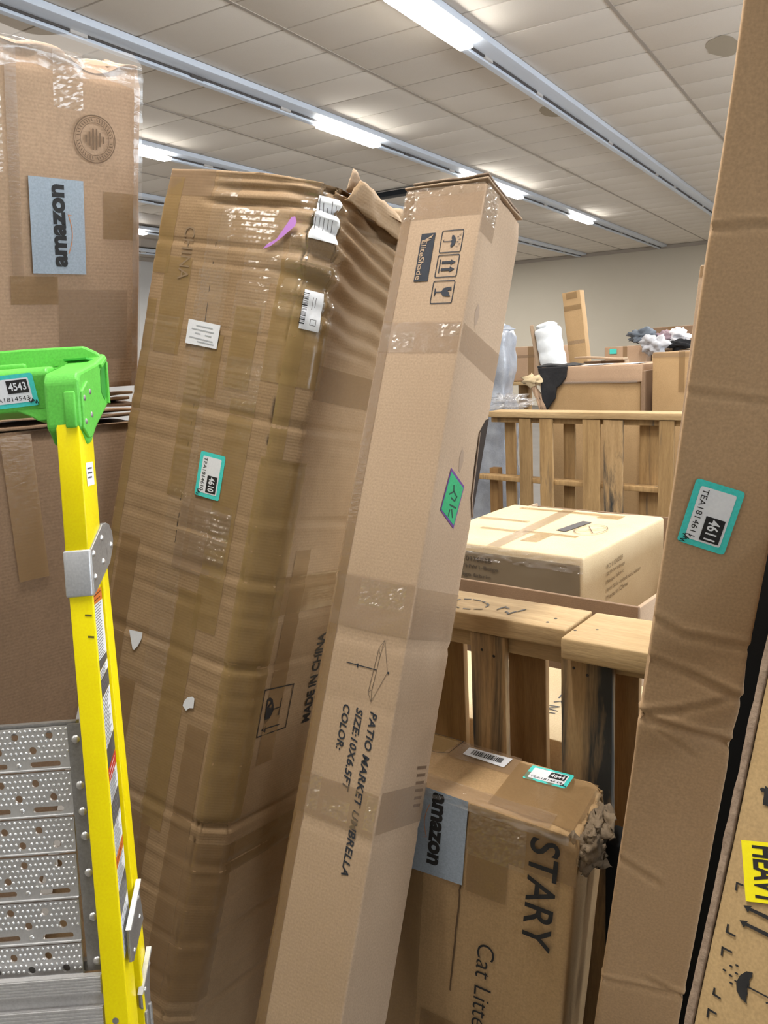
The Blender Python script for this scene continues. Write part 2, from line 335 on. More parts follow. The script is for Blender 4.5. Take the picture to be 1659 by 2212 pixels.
BUBBLE = mottled('white_bubble_plastic', (0.70, 0.74, 0.78), (0.85, 0.88, 0.90), scale=18.0, rough=0.3, bump=0.3)
BLACKPOLY = mottled('black_plastic_film', (0.012, 0.012, 0.014), (0.024, 0.024, 0.026), scale=14.0, rough=0.6, bump=0.4)
GAPSHADE = plain('gap_shade_black', (0.008, 0.008, 0.008), 0.8, spec=0.15)  # black that stands in for deep shade on the two gap fillers
def cloth(name, c): return mottled(name, tuple(q * 0.8 for q in c), c, scale=9.0, rough=0.95, bump=0.4)

# ------------------------------------------------------------------ the building
X0, X1, Y0, Y1 = -16.0, 7.0, -8.0, 24.0
struct('floor', box(X0, X1, Y0, Y1, -0.1, 0.0), CONC)
struct('wall_far', box(X0, X1, Y1, Y1 + 0.15, 0, CEIL + 0.3), WALLP)
struct('wall_left', box(X0 - 0.15, X0, Y0, Y1, 0, CEIL + 0.3), WALLW)
struct('wall_right', box(X1, X1 + 0.15, Y0, Y1, 0, CEIL + 0.3), WALLP)
WINY = [(-1.9, 0.7), (1.0, 3.6), (3.9, 6.5), (6.8, 9.4)]
DAY = plain('daylit_glass', (0.80, 0.90, 1.0), 0.1, emit=9.0)
for i, (a, b) in enumerate(WINY):
    f = struct('window_%d' % (i + 1), join(box(X1 - 0.06, X1, a, b, 0.55, 0.62), box(X1 - 0.06, X1, a, b, 2.93, 3.0), box(X1 - 0.06, X1, a, a + 0.07, 0.62, 2.93), box(X1 - 0.06, X1, b - 0.07, b, 0.62, 2.93), box(X1 - 0.06, X1, (a + b) / 2 - 0.03, (a + b) / 2 + 0.03, 0.62, 2.93)), RAILD)
    ob('pane', box(X1 - 0.03, X1 - 0.02, a + 0.07, (a + b) / 2 - 0.03, 0.62, 2.93), DAY, f); ob('pane', box(X1 - 0.03, X1 - 0.02, (a + b) / 2 + 0.03, b - 0.07, 0.62, 2.93), DAY, f)
struct('wall_back', box(X0, X1, Y0 - 0.15, Y0, 0, CEIL + 0.3), WALLP)
struct('trim_1', box(X0, X1, Y1 - 0.03, Y1, CEIL - 0.10, CEIL - 0.012), TBAR)
ceiling = struct('ceiling', box(X0 - 0.15, X1 + 0.15, Y0 - 0.15, Y1 + 0.15, CEIL + 0.02, CEIL + 0.12), TBAR)
TX, TY = 2.235 / 2, 0.611
tile0 = None; cells = []
for i in range(-13, 9):
    for j in range(-22, 32):
        cx, cy = -1.93 - TX * i + TX / 2, 5.07 + TY * j + TY / 2
        if X0 + 0.3 < cx < X1 - 0.3 and Y0 < cy < Y1 - 0.2:
            d = (camo.matrix_world.inverted() @ V((cx, cy, CEIL)))
            u, v = d.x / -d.z if d.z < 0 else 9, d.y / -d.z if d.z < 0 else 9
            vis = d.z < 0 and abs(u) < 0.52 and abs(v) < 0.68
            cells.append((not vis, d.length, cx, cy))
cells.sort(); rest = []
gx, gy = 0.012, 0.010
tm = mesh('ceiling_tile', *rbox(-TX / 2 + gx, TX / 2 - gx, -TY / 2 + gy, TY / 2 - gy, -0.005, 0.02, 0.003))
for k, (hid, d, cx, cy) in enumerate(cells):
    if k < 295 and not hid:
        o = ob('ceiling_tile', tm, TILE, ceiling); o.location = (cx, cy, CEIL + 0.001 * random.random())
    else: rest.append(box(cx - TX / 2 + gx, cx + TX / 2 - gx, cy - TY / 2 + gy, cy + TY / 2 - gy, CEIL - 0.005, CEIL + 0.02))
ob('ceiling_tile_field', join(*rest), TILE, ceiling, kind='stuff')
bars = [box(-1.93 - TX * i - 0.014, -1.93 - TX * i + 0.014, Y0, Y1, CEIL - 0.010, CEIL + 0.02) for i in range(-7, 13)]
ob('ceiling_grid', join(*bars), TBAR, ceiling)
DN = Face((0, 0, CEIL - 0.0065), (1, 0, 0), (0, 1, 0), (0, 0, -1))
for cx, cy, r, ry in ((-1.36, 8.42, 0.14, 0.30), (-3.28, 9.35, 0.12, 0.24)):
    flat(ceiling, 'dark_spot', DN, [(cx + r * math.cos(a * 0.314) * (1 + 0.2 * nz((a, cx, 0), 0.6)), cy + ry * math.sin(a * 0.314) * (1 + 0.2 * nz((a, cx, 3), 0.6))) for a in range(20)], SPOTC, h=0.001)  # flat ellipses a little darker than the tiles around them
sof = thing('ceiling_duct', 'dark blue-black duct box under the ceiling, showing between the two leaning cartons', 'duct', (-6.7, 11.86, CEIL - 0.22))
ob('casing', rbox(-0.55, 0.42, -0.10, 0.10, -0.085, -0.01, 0.01), plain('blue_black_metal', (0.012, 0.018, 0.026), 0.5), sof)
ob('flange', box(-0.57, 0.44, -0.12, 0.12, -0.012, -0.006), RAILG, sof)

RAILS = [(-3.05, [(4.12, 5.36), (5.42, 6.66)], 'long ceiling light strip with two lit tubes, crossing the top right of the photo'),
         (-5.285, [(7.72, 8.9), (11.3, 12.35), (12.38, 13.5), (16.2, 17.4)], 'ceiling light strip with four lit tubes passing above the leaning umbrella carton'),
         (-7.52, [(6.45, 7.7)], 'ceiling light strip whose lit tube shows right of the tall carton with the round stamp'),
         (-9.75, [], 'unlit ceiling light strip, third visible strip down beside the stamped carton'),
         (-12.0, [(10.3, 11.5)], 'far ceiling light strip with one lit tube low between the two big cartons'),
         (-14.2, [], 'farthest unlit ceiling light strip by the left wall')]
for X, tubes, lab in RAILS:
    t = thing('ceiling_light', lab, 'light', (X, 8.0, CEIL - 0.2), group='ceiling light strips')
    ob('housing', rbox(-0.03, 0.125, -14, 15.9, -0.062, -0.008, 0.004), RAILW, t)
    ob('channel', box(-0.075, -0.03, -14, 15.9, -0.075, -0.008), RAILD, t)
    ob('reflector', rbox(-0.105, -0.045, -14, 15.9, -0.100, -0.075, 0.003), RAILW, t)
    y = -6.0
    while y < 15:
        if not any(a - 8.1 < y < b - 8 + 0.1 for a, b in tubes):
            ob('socket', box(-0.062, -0.025, y, y + 0.16, -0.085, -0.05), RAILD if int(y * 7) % 2 else RAILG, t)
        y += 1.27
    for a, b in tubes: ob('lit_tube', rbox(-0.075, 0.055, a - 8, b - 8, -0.135, -0.096, 0.018), LIT, t)

# ------------------------------------------------------------------ stickers
def tea_sticker(par, face, p0, e1, e2, num, code, pen=True, cut=None):
    """turquoise-rimmed lot sticker: p0 lower left, e1 the reading edge, e2 the up edge"""
    def q(s, t): return (p0[0] + e1[0] * s + e2[0] * t, p0[1] + e1[1] * s + e2[1] * t)
    L = V(e1).length; W = V(e2).length; r = 0.05
    rr = lambda a, b, c, d, k: [q(x, y) for x, y in [(x2 * 1.0, y2) for x2, y2 in _rr(a, b, c, d, k, L / W)]]
    st = flat(par, 'lot_sticker', face, rr(0, 1, 0, 1, 0.05), TEAL, h=0.0012, label='turquoise-rimmed sticker reading ' + num)
    flat(st, 'white_panel', face, rr(0.09, 0.91, 0.13, 0.87, 0.03), WHITE, h=0.0016)
    flat(st, 'number_block', face, [q(0.50, 0.42), q(0.88, 0.42), q(0.88, 0.82), q(0.50, 0.82)], INK, h=0.0020)
    s2 = lambda a, b: (e1[0] * a + e2[0] * b, e1[1] * a + e2[1] * b)
    text(st, 'number', face, num, q(0.53, 0.50), s2(0.32, 0), s2(0, 0.24), WHITE, h=0.0024, bold=0.02)
    text(st, 'code', face, code, q(0.12, 0.19), s2(0.74, 0), s2(0, 0.13), INK, h=0.0020, space=1.05)
    if pen:
        P = [[(0.88, 0.24), (0.84, 0.2), (0.85, 0.12), (0.9, 0.14), (0.91, 0.22), (0.86, 0.08)], [(0.9, 0.1), (0.92, 0.18), (0.95, 0.06), (0.97, 0.16), (0.99, 0.04)]]
        strokes(st, 'pen_mark', face, [[q(*z) for z in l] for l in P], 0.0011, INK, h=0.0022)
    return st
def _rr(a, b, c, d, k, asp):
    out = []
    kx = k; ky = k * asp
    for cx, cy, an in ((b - kx, d - ky, 0), (a + kx, d - ky, 90), (a + kx, c + ky, 180), (b - kx, c + ky, 270)):
        out += [(cx + kx * math.cos(math.radians(an + 22.5 * i)), cy + ky * math.sin(math.radians(an + 22.5 * i))) for i in range(5)]
    return out
def paper(par, name, face, poly, lines, mt=None, h=0.001, ink=None, wd=0.0022):
    st = flat(par, name, face, poly, mt or WHITE, h=h)
    if lines: strokes(st, 'printed_lines', face, lines, wd, ink or GREYPRINT, h=h + 0.0006)
    return st
def bars_m(face, p0, e1, e2, n, seed, h):
    rnd = random.Random(seed); vs, fs = [], []; x = 0.0; ws = [rnd.choice((1, 1, 2, 3)) for _ in range(2 * n)]; tot = sum(ws)
    for i, wv in enumerate(ws):
        if i % 2 == 0:
            a, b = x / tot, (x + wv) / tot; k = len(vs)
            for s, t in ((a, 0), (b, 0), (b, 1), (a, 1)): vs.append(face.pt(p0[0] + e1[0] * s + e2[0] * t, p0[1] + e1[1] * s + e2[1] * t, h))
            fs.append((k, k + 1, k + 2, k + 3))
        x += wv
    return vs, fs

# ------------------------------------------------------------------ tall taped carton with cut-off corner
TW, TD, C1, C2, TH = 0.483, 0.36, 0.048, 0.048, 2.158
T = thing('tall_carton', 'tall brown taped carton with crushed top, leaning right behind the yellow ladder', 'carton', (-0.9646, 1.4692, 1.964),
          ((0.9844, 0.0035, -0.1758), (-0.0363, 0.9823, -0.1837), (0.1721, 0.1872, 0.9671)), TH)
def _prof():
    P = [V((-TW, TD)), V((-TW, 0)), V((-C1, 0)), V((0, C2)), V((0, TD))]; out = [P[0]]
    for a, b, c, r in ((P[0], P[1], P[2], 0.012), (P[1], P[2], P[3], 0.012), (P[2], P[3], P[4], 0.012)):
        p, q = b + (a - b).normalized() * r, b + (c - b).normalized() * r
        for k in range(5):
            t = k / 4; out.append(p * (1 - t) ** 2 + b * 2 * t * (1 - t) + q * t * t)
    return out + [P[4], P[0]]
PROF = _prof(); PLEN = [0.0]
for a, b in zip(PROF, PROF[1:]): PLEN.append(PLEN[-1] + (b - a).length)
S_F0 = TD                                             # where the front begins along the profile
def sx(x): return TD - 0.012 + 0.02 * 0 + (x + TW)    # front x -> s (the rounded corner is a little shorter)
S_CH = PLEN[6 + 2]; S_RT = PLEN[11 + 2]
def sy(y): return S_RT + (y - C2)
def prof(s):
    s = min(max(s, 0), PLEN[-1] - 1e-6)
    for i in range(len(PLEN) - 1):
        if s <= PLEN[i + 1]:
            t = (s - PLEN[i]) / (PLEN[i + 1] - PLEN[i]); a, b = PROF[i], PROF[i + 1]; d = (b - a).normalized(); return a * (1 - t) + b * t, V((d.y, -d.x))
GROOVES = [(0.163, 0.004, 0.006), (0.205, 0.003, 0.005), (0.346, 0.0035, 0.004), (0.42, 0.002, 0.005), (0.525, 0.006, 0.006), (0.565, 0.003, 0.004), (0.616, 0.003, 0.005), (0.739, 0.005, 0.006), (0.80, 0.003, 0.004),
           (0.878, 0.008, 0.007), (0.93, 0.002, 0.004), (0.961, 0.004, 0.005), (1.08, 0.007, 0.007), (1.15, 0.003, 0.005), (1.206, 0.003, 0.005), (1.30, 0.002, 0.004), (1.459, 0.009, 0.007),
           (1.551, 0.005, 0.006), (1.588, 0.004, 0.005), (1.657, 0.006, 0.006), (1.75, 0.005, 0.006), (1.85, 0.004, 0.006), (1.94, 0.006, 0.006), (2.02, 0.004, 0.006)]
def smooth(a, b, x): t = min(max((x - a) / (b - a), 0), 1); return t * t * (3 - 2 * t)
def tsurf(s, t, lift=0.0):
    """point of the carton: s along its profile, t down from the top"""
    p, n = prof(s); wob = 0.006 * nz((s * 3, t * 0.4, 0), 1.0, 2); dd = 0.0
    side = smooth(S_CH - 0.10, S_CH + 0.02, s); back = smooth(0.05, S_F0 - 0.02, s)
    for k, (tc, dep, wd) in enumerate(GROOVES):
        var = 0.6 + 0.8 * nz((s * 4, k * 1.7, 0), 1.0, 5); x = (t - tc - wob - 0.012 * side * nz((k, s * 2, 0), 1.3)) / wd
        if abs(x) < 4: dd += dep * max(var, 0.15) * math.exp(-x * x) - 0.25 * dep * math.exp(-(x - 1.9) ** 2)
    fr = smooth(S_F0 + 0.10, S_F0 + 0.2, s)
    for tc, dep, wd, sl in ((0.034, 0.011, 0.008, 0.03), (0.066, 0.013, 0.007, 0.04), (0.012, 0.006, 0.006, 0.02)):
        x = (t - tc + sl * (s - S_CH) * 0.4 + 0.004 * nz((s * 14, tc * 90, 0), 1.0)) / wd; dd += fr * dep * math.exp(-x * x)
    yy = max(0, s - S_CH)
    q = t - 0.22 * yy + 0.010 * nz((s * 9, t * 4, 0), 1.0, 8)
    am = side * smooth(0.36, 0.16, q); ph = q / 0.046 + 0.8 * nz((s * 3, q * 5, 0), 1.0, 4)
    fold = abs((ph % 1.0) - 0.5) * 2
    dd += am * (0.017 * (1 - fold) ** 1.3 + 0.012 * (0.5 + nz((s * 7, t * 13, 0), 1.0, 3)))
    dd += side * smooth(0.13, 0.0, t) * (0.020 + 0.02 * nz((s * 9, t * 16, 0), 1.0, 9)) + smooth(0.10, 0.0, t) * 0.006
    dd += 0.0022 * (0.5 + nz((s * 5, t * 5, 0), 1.0, 6)) + 0.0009 * nz((s * 30, t * 30, 0), 1.0, 7)
    top = smooth(0.03, 0.0, t) * (0.010 * smooth(S_CH - 0.2, S_CH + 0.05, s) * (1 + 1.2 * nz((s * 11, 0, 0), 1.0, 12)) + 0.004 * (0.5 + nz((s * 7, 1, 0), 1.0, 13)))
    m = p - n * (dd - lift)
    return V((m.x, m.y, -t - top))
SS = [PLEN[-2] * i / 96 for i in range(97)] + [PLEN[-1]]
SS = sorted(set(round(v, 5) for v in SS + PLEN))
TT = [0.006 * i for i in range(67)] + [0.402 + (TH - 0.402) * i / 190 for i in range(191)]
vs = [tsurf(s, t) for t in TT for s in SS[:-1]]; n = len(SS) - 1
fs = [(j * n + i, (j + 1) * n + i, (j + 1) * n + (i + 1) % n, j * n + (i + 1) % n) for j in range(len(TT) - 1) for i in range(n)]
fs += [tuple(range(n)), tuple(reversed(range((len(TT) - 1) * n, len(TT) * n)))]
m = mesh('shell', vs, fs, True); m.polygons[-2].use_smooth = False
ob('shell', m, CARD_T, T)
def ttape(s0, s1, t0, t1, mt, name='tape_strip', sk=0.0, wr=0.0006, f=55, seed=1, lift=0.0010, ns=None, nt_=None, **k):
    facet = mt is CRINKLE
    if facet: ns = int((s1 - s0) / 0.0065); nt_ = int((t1 - t0) / 0.0042); wr = 0.0005; pleat = 0.0009
    ns = ns or max(3, int((s1 - s0) / 0.012)); nt2 = nt_ or max(4, int((t1 - t0) / 0.012))
    def fn(u, v):
        s, t = s0 + (s1 - s0) * u + sk * v, t0 + (t1 - t0) * v
        fq = 0.8 * (_rn(u * ns, v * nt2, seed) - 0.5) + pleat / wr * ((round(v * nt2) % 3) / 2) if facet and 0 < u < 1 and 0 < v < 1 else 0
        return tsurf(s, t, lift + wr * (0.6 + nz((s * 0.7, t * 2.6, seed), f, seed) + fq))
    vs, fs, sm = grid_m(fn, ns, nt2); fs = [tuple(reversed(q)) for q in fs]
    if facet: fs = [t for q in fs for t in (q[:3], (q[0], q[2], q[3]))]
    return ob(name, (vs, fs, not facet), mt, T, **k)
ttape(sx(-0.322), sx(-0.255), 0.002, 1.93, CRINKLE, sk=0.05, label='clear tape down the long seam', wr=0.0022, f=50, ns=10, nt_=320)
strokes(T, 'seam_slit', FRONT, [[(-0.300 + 0.0008 * i + 0.003 * nz((i, 0, 0), 0.7), -0.15 - 0.018 * i) for i in range(40)]], 0.0022, DARKPAPER, h=-0.0015)
k = 0
for x0, x1, a, b, mt in [(-0.17, -0.10, 0.49, 1.02, TAPE_G), (-0.225, -0.155, 0.94, 1.52, TAPE_G), (-0.05, -0.012, 0.24, 0.60, TAPE_G), (-0.43, -0.37, 0.86, 1.60, TAPE_B), (-0.475, -0.44, 0.3, 1.0, TAPE_G),
                         (-0.43, -0.35, 0.20, 0.42, TAPE_G), (-0.31, -0.26, 0.44, 0.74, TAPE_G), (-0.36, -0.31, 1.2, 1.75, TAPE_B), (-0.27, -0.22, 0.36, 0.50, TAPE_G), (-0.13, -0.07, 1.24, 1.9, TAPE_B), (-0.20, -0.13, 0.29, 0.47, TAPE_G),
                         (-0.47, -0.42, 0.02, 0.24, TAPE_G), (-0.28, -0.19, 1.5, 1.9, TAPE_B)]:
    k += 1; ttape(sx(x0), sx(x1), a, b, mt, seed=k)
for s0, s1, a, b, mt in [(S_CH - 0.02, S_RT + 0.03, 0.60, 1.45, TAPE_G), (S_CH - 0.06, S_RT + 0.02, 0.18, 0.44, TAPE_G), (sy(0.055), sy(0.30), 0.385, 0.46, TAPE_B), (sy(0.05), sy(0.3), 0.86, 0.95, TAPE_B), (sy(0.10), sy(0.16), 0.80, 1.32, TAPE_B),
                         (sx(-0.26), sx(-0.11), 0.73, 0.90, TAPE_C), (sx(-0.49), sx(-0.33), 0.0, 0.06, TAPE_C), (S_CH - 0.03, S_RT + 0.03, 1.50, 1.90, TAPE_B), (sy(0.06), sy(0.34), 1.50, 1.58, TAPE_B)]:
    k += 1; ttape(s0, s1, a, b, mt, seed=k)
for x0, x1, a, b, sd in [(-0.285, -0.105, 0.072, 0.165, 31), (-0.20, -0.10, 0.165, 0.235, 32), (-0.21, -0.12, 0.235, 0.345, 33), (-0.325, -0.235, 0.22, 0.345, 34), (-0.33, -0.26, 0.39, 0.53, 35), (-0.21, -0.10, 0.40, 0.515, 36), (-0.47, -0.36, 0.335, 0.46, 37), (-0.22, -0.11, 0.745, 0.86, 38)]:
    ttape(sx(x0), sx(x1), a, b, CRINKLE, name='crinkled_tape', wr=0.0036, f=62, seed=sd, ns=48, nt_=64)
ttape(S_CH - 0.05, S_RT + 0.03, 0.0, 0.30, CRINKLE, name='crinkled_tape', wr=0.003, f=50, seed=40, ns=36, nt_=60)
# torn flaps at the crushed corner
def flap_m(pts, th, seed, amp=0.008):
    P = [V(p) for p in pts]
    def fn(u, v):
        p = (P[0] * (1 - u) + P[1] * u) * (1 - v) + (P[3] * (1 - u) + P[2] * u) * v
        e = nz((u * 3, v * 2, seed), 1.6, seed); return p + V((amp * e, amp * e * 0.5, amp * nz((u * 5, v * 3, 1), 1.5, seed + 2)))
    vs, fs, s = grid_m(fn, 14, 6); nn = (P[1] - P[0]).cross(P[3] - P[0]).normalized() * th; n = len(vs)
    vs += [v - nn for v in vs]; fs2 = fs + [tuple(n + i for i in reversed(f)) for f in fs]; nu, nv = 14, 6
    for i in range(nu): fs2 += [(i + 1, i, n + i, n + i + 1), (nv * (nu + 1) + i, nv * (nu + 1) + i + 1, n + nv * (nu + 1) + i + 1, n + nv * (nu + 1) + i)]
    for j in range(nv): fs2 += [(j * (nu + 1), (j + 1) * (nu + 1), n + (j + 1) * (nu + 1), n + j * (nu + 1)), ((j + 1) * (nu + 1) + nu, j * (nu + 1) + nu, n + j * (nu + 1) + nu, n + (j + 1) * (nu + 1) + nu)]
    return vs, fs2, True
ob('torn_flap', flap_m([(-0.012, 0.055, -0.035), (-0.004, 0.33, -0.055), (-0.02, 0.33, 0.000), (-0.01, 0.10, 0.022)], 0.004, 3), CARD_T, T)
ob('torn_flap', flap_m([(-0.03, 0.075, -0.01), (-0.02, 0.18, 0.0), (-0.03, 0.15, 0.014), (-0.025, 0.088, 0.040)], 0.003, 5), CARD_U, T)
ob('torn_flap', flap_m([(-0.05, 0.16, -0.01), (-0.03, 0.35, -0.03), (-0.05, 0.35, 0.035), (-0.06, 0.18, 0.012)], 0.004, 8), CARD_T, T)
tp = ttape(sy(0.13), sy(0.22), 0.0, 0.035, CRINKLE, name='crinkled_tape', lift=0.012, wr=0.004, seed=51)
# papers and prints on it
tea_sticker(T, FRONT, (-0.236, -0.621), (0.002, -0.101), (0.073, 0.0), '4610', 'TEA1814610')
paper(T, 'paper_label', FRONT, [(-0.337, -0.335), (-0.241, -0.339), (-0.241, -0.392), (-0.336, -0.39)],
      [[(-0.31, -0.347), (-0.262, -0.349)], [(-0.322, -0.355), (-0.256, -0.358)], [(-0.31, -0.364), (-0.295, -0.365)], [(-0.28, -0.366), (-0.262, -0.367)], [(-0.325, -0.374), (-0.256, -0.378)], [(-0.30, -0.382), (-0.252, -0.384)]], h=0.003, ink=plain('pale_grey_print', (0.42, 0.44, 0.47)))
lb = ttape(S_CH + 0.012, S_CH + 0.056, 0.235, 0.318, WHITE, name='barcode_label', wr=0, lift=0.004)
CH = Face((-C1, 0, 0), ((C1) / math.hypot(C1, C2), C2 / math.hypot(C1, C2), 0), (0, 0, 1), (C2 / math.hypot(C1, C2), -C1 / math.hypot(C1, C2), 0))
ob('barcode', bars_m(CH, (0.010, -0.243), (0.0, -0.066), (0.012, 0), 22, 5, 0.0052), INK, lb)
strokes(lb, 'printed_lines', CH, [[(0.032, -0.25), (0.032, -0.275)], [(0.038, -0.25), (0.038, -0.27)], [(0.034, -0.295), (0.046, -0.295), (0.046, -0.307), (0.034, -0.307), (0.034, -0.295)]], 0.0012, GREYPRINT, h=0.0052)
cl = ttape(S_CH - 0.002, S_CH + 0.062, 0.035, 0.132, WHITE, name='crumpled_label', wr=0.004, f=45, lift=0.006, seed=77, ns=16, nt_=24)
strokes(cl, 'printed_lines', CH, [[(0.008 + 0.009 * i, -0.05 - 0.008 * (i % 3)), (0.010 + 0.009 * i, -0.074)] for i in range(5)] + [[(0.006 + 0.009 * i, -0.088), (0.007 + 0.009 * i, -0.112 + 0.004 * (i % 2))] for i in range(5)], 0.0016, GREYPRINT, h=0.004)
flat(T, 'purple_tag', FRONT, [(-0.099, -0.094), (-0.090, -0.092), (-0.084, -0.102), (-0.086, -0.112), (-0.118, -0.140), (-0.142, -0.158), (-0.16, -0.165), (-0.152, -0.155), (-0.128, -0.141), (-0.118, -0.125)], VIOLET, h=0.004)
flat(T, 'paper_scrap', FRONT, [(-0.362, -1.083), (-0.318, -1.077), (-0.318, -1.093), (-0.325, -1.112), (-0.335, -1.126), (-0.341, -1.125)], WHITE, h=0.002)
flat(T, 'paper_scrap', FRONT, [(-0.150, -1.180), (-0.137, -1.174), (-0.130, -1.176), (-0.128, -1.199), (-0.140, -1.203), (-0.148, -1.212), (-0.160, -1.204), (-0.158, -1.192)], WHITE, h=0.002)
HND = Face((0, 0, 0), (0, 1, 0), (0, 0, 1), (1, 0, 0))
sym = strokes(T, 'handling_mark', HND, [[(0.080, -1.128), (0.196, -1.136), (0.196, -1.247), (0.082, -1.243), (0.080, -1.128)], [(0.155, -1.165), (0.155, -1.205)], [(0.125, -1.185), (0.155, -1.185)], [(0.10, -1.228), (0.165, -1.232)]], 0.003, INK, h=0.001)
flat(T, 'handling_glass', HND, [(0.095, -1.155), (0.105, -1.150), (0.118, -1.158), (0.128, -1.178), (0.128, -1.192), (0.118, -1.208), (0.105, -1.216), (0.100, -1.20)], INK, h=0.001)
flat(T, 'handling_arrow', HND, [(0.094, -1.229), (0.112, -1.221), (0.112, -1.239)], INK, h=0.001)
text(T, 'printed_text', HND, 'MADE IN CHINA', (0.300, -1.255), (0.0, 0.235), (-0.034, 0.0), INK, h=0.001, bold=0.03)
text(T, 'printed_text', FRONT, 'CHINA', (-0.395, -0.13), (0, -0.12), (0.032, 0), plain('ghost_print', (0.25, 0.175, 0.105)), h=0.0014)

# ------------------------------------------------------------------ long umbrella carton
k = 0.984; UW, UD, UH = 0.1813, 0.1775, 2.190
U = thing('umbrella_carton', 'long pale carton printed PATIO MARKET UMBRELLA, leaning at the centre', 'carton', (-0.6635, 1.5236, 1.9156),
          ((0.9984, -0.0355, -0.0432), (0.0185, 0.9389, -0.3438), (0.0527, 0.3424, 0.9381)), UH)
def udisp(p, n):
    d = 0.0
    if p.z > -0.06: d += 0.004 * (0.5 + nz(p, 30, 2)) * smooth(-0.06, 0, p.z)
    for zc, dp in ((-0.90, 0.003), (-1.255, 0.002), (-1.02, 0.0015), (-1.64, 0.0025), (-1.72, 0.002)):
        x = (p.z - zc - 0.02 * p.x + 0.006 * nz(p, 9, 3)) / 0.007
        if abs(x) < 3: d += dp * math.exp(-x * x)
    if p.x < -UW + 0.004 and p.z < -0.8: d += 0.003 * (0.5 + nz((0, 0, p.z), 9, 4))
    return n * -d
ob('shell', rbox(-UW, 0, 0, UD, -UH, 0, 0.005, (10, 8, 190), udisp), CARD_U, U)
for i, (z0, z1, dx, rt) in enumerate(((0.002, 0.006, 0.004, 0.0), (0.008, 0.012, -0.004, 0.3))):
    o = ob('top_flap', rbox(-UW - 0.004 + i * 0.02, 0.003, -0.003 - 0.002 * i, UD * (0.97 - 0.1 * i), z0, z1, 0.002, (8, 6, 1), lambda p, n: V((0, 0, 0.004 * nz(p, 18, 9)))), CARD_EDGE if i else CARD_U, U)
STRIP = tapemat('edge_packing_tape', (0.25, 0.15, 0.07), 0.55, rough=0.25, bump=0.3)
tape(U, FRONT, -UW + 0.001, -UW + 0.023, -2.18, -0.01, STRIP, label='brown tape folded over the left edge', nu=3, nv=60, wr=0.001)
for a, b in ((-0.066, -0.003), (-0.342, -0.280), (-1.245, -1.170)): tape(U, FRONT, -UW + 0.002, -0.003, a, b, TAPE_C, nu=24, nv=12, wr=0.0008)
tape(U, FRONT, -UW + 0.002, -0.003, -0.885, -0.785, TAPE_C, nu=24, nv=14, wr=0.0012, f=30, seed=5)
ob('tape_strip', tape_m(RIGHT, (0.004, -0.337), (0.172, -0.349), (0.004, -0.282), (0.174, -0.288)), TAPE_C, U)
tape(U, RIGHT, 0.003, 0.060, -0.10, -0.003, TAPE_C); tape(U, RIGHT, 0.003, 0.175, -1.24, -1.165, TAPE_C); tape(U, RIGHT, 0.003, 0.175, -0.885, -0.79, TAPE_C)
for i, (x0, x1, a, b) in enumerate(((-0.155, -0.13, -1.235, -1.165), (-0.12, -0.06, -1.235, -1.20), (-0.025, -0.003, -1.235, -1.175), (-0.12, -0.02, -0.84, -0.79), (-0.05, -0.004, -0.31, -0.285), (-0.15, -0.10, -0.335, -0.30), (-0.178, -0.002, -0.022, -0.002), (-0.181, -0.150, -0.07, -0.005))):
    ob('crinkled_tape', tape_m(FRONT, (x0, a), (x1, a), (x0, b), (x1, b), nu=max(4, int((x1 - x0) / 0.006)), nv=max(3, int((b - a) / 0.0042)), wr=0.0013, f=75, seed=60 + i, facet=True), CRINKLE, U)
ob('crinkled_tape', tape_m(RIGHT, (0.003, -0.07), (0.06, -0.07), (0.003, -0.002), (0.06, -0.002), nu=10, nv=16, wr=0.0013, f=70, seed=71, facet=True), CRINKLE, U)
q = lambda pts: [(a * k, b * k) for a, b in pts]
lg = flat(U, 'logo_panel', FRONT, q([(-0.128, -0.0995), (-0.096, -0.0995), (-0.095, -0.2005), (-0.1275, -0.2005)]), NAVY, h=0.0012, label='dark panel with pale lettering')
text(lg, 'logo_text', FRONT, 'EliteShade', q([(-0.1245, -0.114)])[0], (0.0005 * k, -0.083 * k), (0.0125 * k, 0), CARD_U, h=0.0018, bold=0.012)
flat(lg, 'logo_mark', FRONT, q([(-0.119, -0.114), (-0.100, -0.103), (-0.103, -0.110), (-0.112, -0.112), (-0.103, -0.114), (-0.119, -0.119)]), CARD_U, h=0.0018)
def icon_frame(z0, z1):
    return flat(U, 'handling_icon', FRONT, [rrect(-0.0812 * k, -0.0318 * k, z1 * k, z0 * k, 0.004), rrect(-0.0795 * k, -0.0335 * k, (z1 + 0.0017) * k, (z0 - 0.0017) * k, 0.003)], NAVY, h=0.0011)
i1 = icon_frame(-0.0965, -0.1437); cz = -0.120 * k
flat(i1, 'umbrella_sign', FRONT, [(-0.0565 * k + 0.0125 * math.cos(math.radians(a)) * 0.75, cz + 0.0125 * math.sin(math.radians(a))) for a in range(-90, 91, 15)] + [(-0.0575 * k, cz + 0.006), (-0.0555 * k, cz + 0.003), (-0.0575 * k, cz), (-0.0555 * k, cz - 0.004), (-0.0575 * k, cz - 0.008)], NAVY, h=0.0011)
strokes(i1, 'umbrella_pole', FRONT, [[(-0.057 * k, cz), (-0.073 * k, cz), (-0.0752 * k, cz + 0.002), (-0.0735 * k, cz + 0.004)]], 0.0012, NAVY, h=0.0011)
strokes(i1, 'rain_drops', FRONT, [[(-0.0445 * k + 0.004 * (j % 2), cz - 0.012 + 0.0048 * j), (-0.0410 * k + 0.004 * (j % 2), cz - 0.011 + 0.0048 * j)] for j in range(6)], 0.0011, NAVY, h=0.0011)
i2 = icon_frame(-0.1475, -0.1945); cz = -0.171 * k
